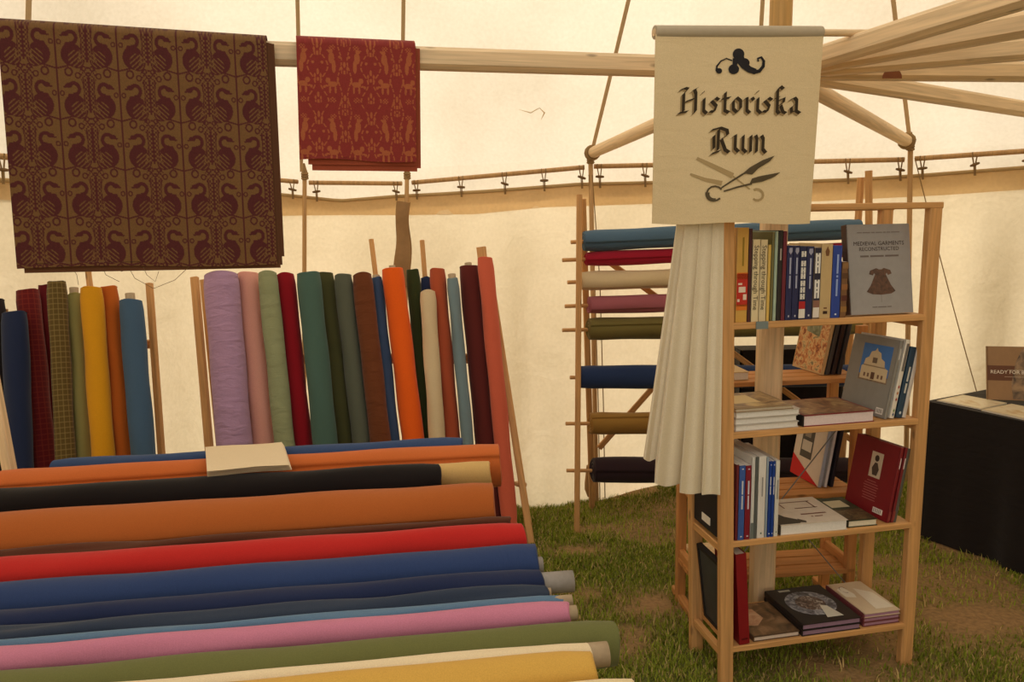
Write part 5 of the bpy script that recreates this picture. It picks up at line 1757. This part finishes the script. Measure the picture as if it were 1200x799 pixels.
def drape(u, v):
    # hangs from the rod behind the sign; overlapping knife pleats that fan out towards the hem
    k = 0
    while k < 3 and u > DPU[k + 1]: k += 1
    q_ = (u - DPU[k]) / (DPU[k + 1] - DPU[k])
    if v < 0.25:
        t = v / 0.25
        px = lerp(DTOP[k], DTOP[k + 1], q_)
        return P(px, lerp(42, 230, t), sd_at(px) + lerp(0.019, 0.035, min(1, t * 3)) - 0.004 * (1 - q_))
    v = (v - 0.25) / 0.75
    w_ = v ** 1.05
    px = lerp(lerp(DTOP[k], DTOP[k + 1], q_), lerp(DBOT[k], DBOT[k + 1], q_), w_)
    px += (6.0 if k < 3 else 0) * w_ * max(0, q_ - 0.75) * 4 * 0.4
    hem_ = (537, 566, 577, 580)[k] + (3.5, 4, 2, -1)[k] * math.sin(q_ * math.pi)
    fwd = (0.05 if k in (1, 2) else 0.03) * (1 - q_) ** 0.9 * min(1.0, q_ / 0.07 + 0.55) + 0.006 * math.sin(q_ * 9 + k)
    px0 = lerp(DTOP[k], DTOP[k + 1], q_)
    return P(px, lerp(230, hem_, v), lerp(sd_at(px0) + 0.035, 2.17 + 0.02 * (k == 0), min(1, v * 2.5)) - fwd * v)


dr = MB()
drm = fabric(rgb(226, 212, 184), 'undyed wool cloth', fold=0.15)
dr.grid(drape, 120, 52, drm)
dr.grid(lambda u, v: drape(u, v) + Vector((0, .004, 0)), 120, 52, drm, True, True)
tag(dr.obj('hanging_cloth'), 'white pleated cloth hanging beside the bookcase under the sign', 'cloth')

# ---------------------------------------------------------------- black covered tables
BLKC = fabric(rgb(34, 28, 26), 'black table cloth', fold=0.3)


def draped_table(label, A, e1, l1, l2, ztop, name='draped_table'):
    e1 = Vector((e1[0], e1[1], 0)).normalized(); e2 = Vector((-e1.y, e1.x, 0))
    t = thing(name, Vector((A[0], A[1], 0)) + e1 * l1 / 2 + e2 * l2 / 2, label, 'table')
    O = Vector((A[0], A[1], 0))
    mb = MB(); M = Matrix((e1, e2, Vector((0, 0, 1)))).transposed().to_4x4(); M.translation = O
    mb.box((0.01, 0.01, ztop - .03), (l1 - .01, l2 - .01, ztop - .004), WOOD, M); mb.obj('table_top', t)
    for a in (.05, l1 - .05):
        for c in (.05, l2 - .05):
            q_ = M @ Vector((a, c, 0)); beam('leg', (q_.x, q_.y, gz(q_.x, q_.y) - .005), (q_.x, q_.y, ztop - .03), .04, .04, WOOD, t, (0, 1, 0))
    # cloth: top plus skirt with folds
    per = 2 * (l1 + l2)
    def edge(s):
        s = s % per
        if s < l1: return (s, 0, 0, -1)
        s -= l1
        if s < l2: return (l1, s, 1, 0)
        s -= l2
        if s < l1: return (l1 - s, l2, 0, 1)
        s -= l1
        return (0, l2 - s, -1, 0)
    def skirt(u, v):
        x, y, nx_, ny_ = edge(u * per * 0.99999)
        k = 0.012 + (0.012 + 0.016 * math.sin(u * per * 17) + 0.01 * math.sin(u * per * 31 + 1)) * v
        p = M @ Vector((x + nx_ * k, y + ny_ * k, 0))
        p.z = lerp(ztop, gz(p.x, p.y) + .004, v)
        return p
    cb_ = MB(); cb_.grid(skirt, 160, 10, BLKC, True, True)
    cb_.add([M @ Vector(q_) for q_ in ((-.012, -.012, ztop), (l1 + .012, -.012, ztop), (l1 + .012, l2 + .012, ztop), (-.012, l2 + .012, ztop))], [(0, 1, 2, 3)], BLKC)
    cb_.obj('table_cloth', t)
    return M


A = P(1090, 470, 3.37)
TZ = A.z
TM = draped_table('table under a floor length black cloth with booklets on top', (A.x, A.y), (0.45, -0.89), 1.5, 0.5, TZ)
draped_table('low table under black cloth hidden behind the ladder rack', (1.27, 4.04), (1, 0.0), 0.56, 0.13, 0.80)


def tbook(label, x, y, zb, t, h, d, col, rot, mat=None, group='booklets on the black table', hard=False):
    M = TM @ Matrix.Translation((x, y, zb)) @ Matrix.Rotation(rot, 4, 'Z') @ Matrix(((0, 1, 0, 0), (0, 0, 1, 0), (1, 0, 0, 0), (0, 0, 0, 1)))
    bo = Book(label, M, t, h, d, col, group, name='booklet', hard=hard)
    if mat: bo.rect('front', .05, .05, .95, .95, None, mat=mat)
    bo.done()


LM = mottled([rgb(214, 196, 160), rgb(226, 214, 186), rgb(200, 170, 120)], 'pale leaflet print', 12, .3)
LM2 = mottled([rgb(200, 150, 130), rgb(226, 206, 186), rgb(150, 110, 90)], 'pink leaflet print', 12, .3)
zt = TZ + .0015
tbook('pale leaflet at the corner of the black table', .02, .02, zt, .006, .2, .2, (220, 204, 172), 0.03, LM)
tbook('pale glossy leaflet second from the corner of the black table', .23, .01, zt, .008, .21, .2, (216, 198, 160), -0.03, LM)
tbook('leaflet with pinkish picture on the black table', .45, .015, zt, .008, .21, .2, (206, 180, 160), 0.02, LM2)
tbook('leaflet lying beyond the pinkish one on the black table', .67, .015, zt, .008, .21, .2, (200, 176, 150), 0.0, LM2)
tbook('pale leaflet lying under the upright book', .3, .25, zt, .012, .2, .22, (206, 190, 160), 0.04, LM)
# upright brown book
lean = math.radians(14)
bw = 0.23
xdir = Vector((-0.25, -0.97, 0)).normalized()
zdir = Vector((0.0, 0, 1))
xl = xdir * math.cos(lean) + Vector((0, 0, 1)) * math.sin(lean); zl = Vector((0, 0, 1)) * math.cos(lean) - xdir * math.sin(lean)
o_ = PZ(1156, 468, zt + .0125)
M = axes(o_, xl, zl)
bo = Book('brown face-out book Ready for Battle leaning on the black table', M, .014, .245, bw, (150, 116, 82), None, pages=(200, 184, 160))
bo.rect('front', .0, .36, 1, .64, (104, 68, 50)); bo.poly('front', [(.45, .02), (.98, .02), (.98, .98), (.62, .96), (.5, .7), (.42, .3)], None, .0009, mottled([rgb(70, 56, 46), rgb(128, 104, 82), rgb(160, 130, 98)], 'battle smoke print', 25))
bo.text('front', 'READY FOR BATTLE', .026, .06, .49, (232, 222, 206), .0014, center=False, fit=.2); bo.rect('front', .35, .56, .7, .565, (206, 190, 170), .0014); bo.rect('front', .3, .43, .7, .435, (206, 190, 170), .0014)
bo.done()
bpy.context.view_layer.update()
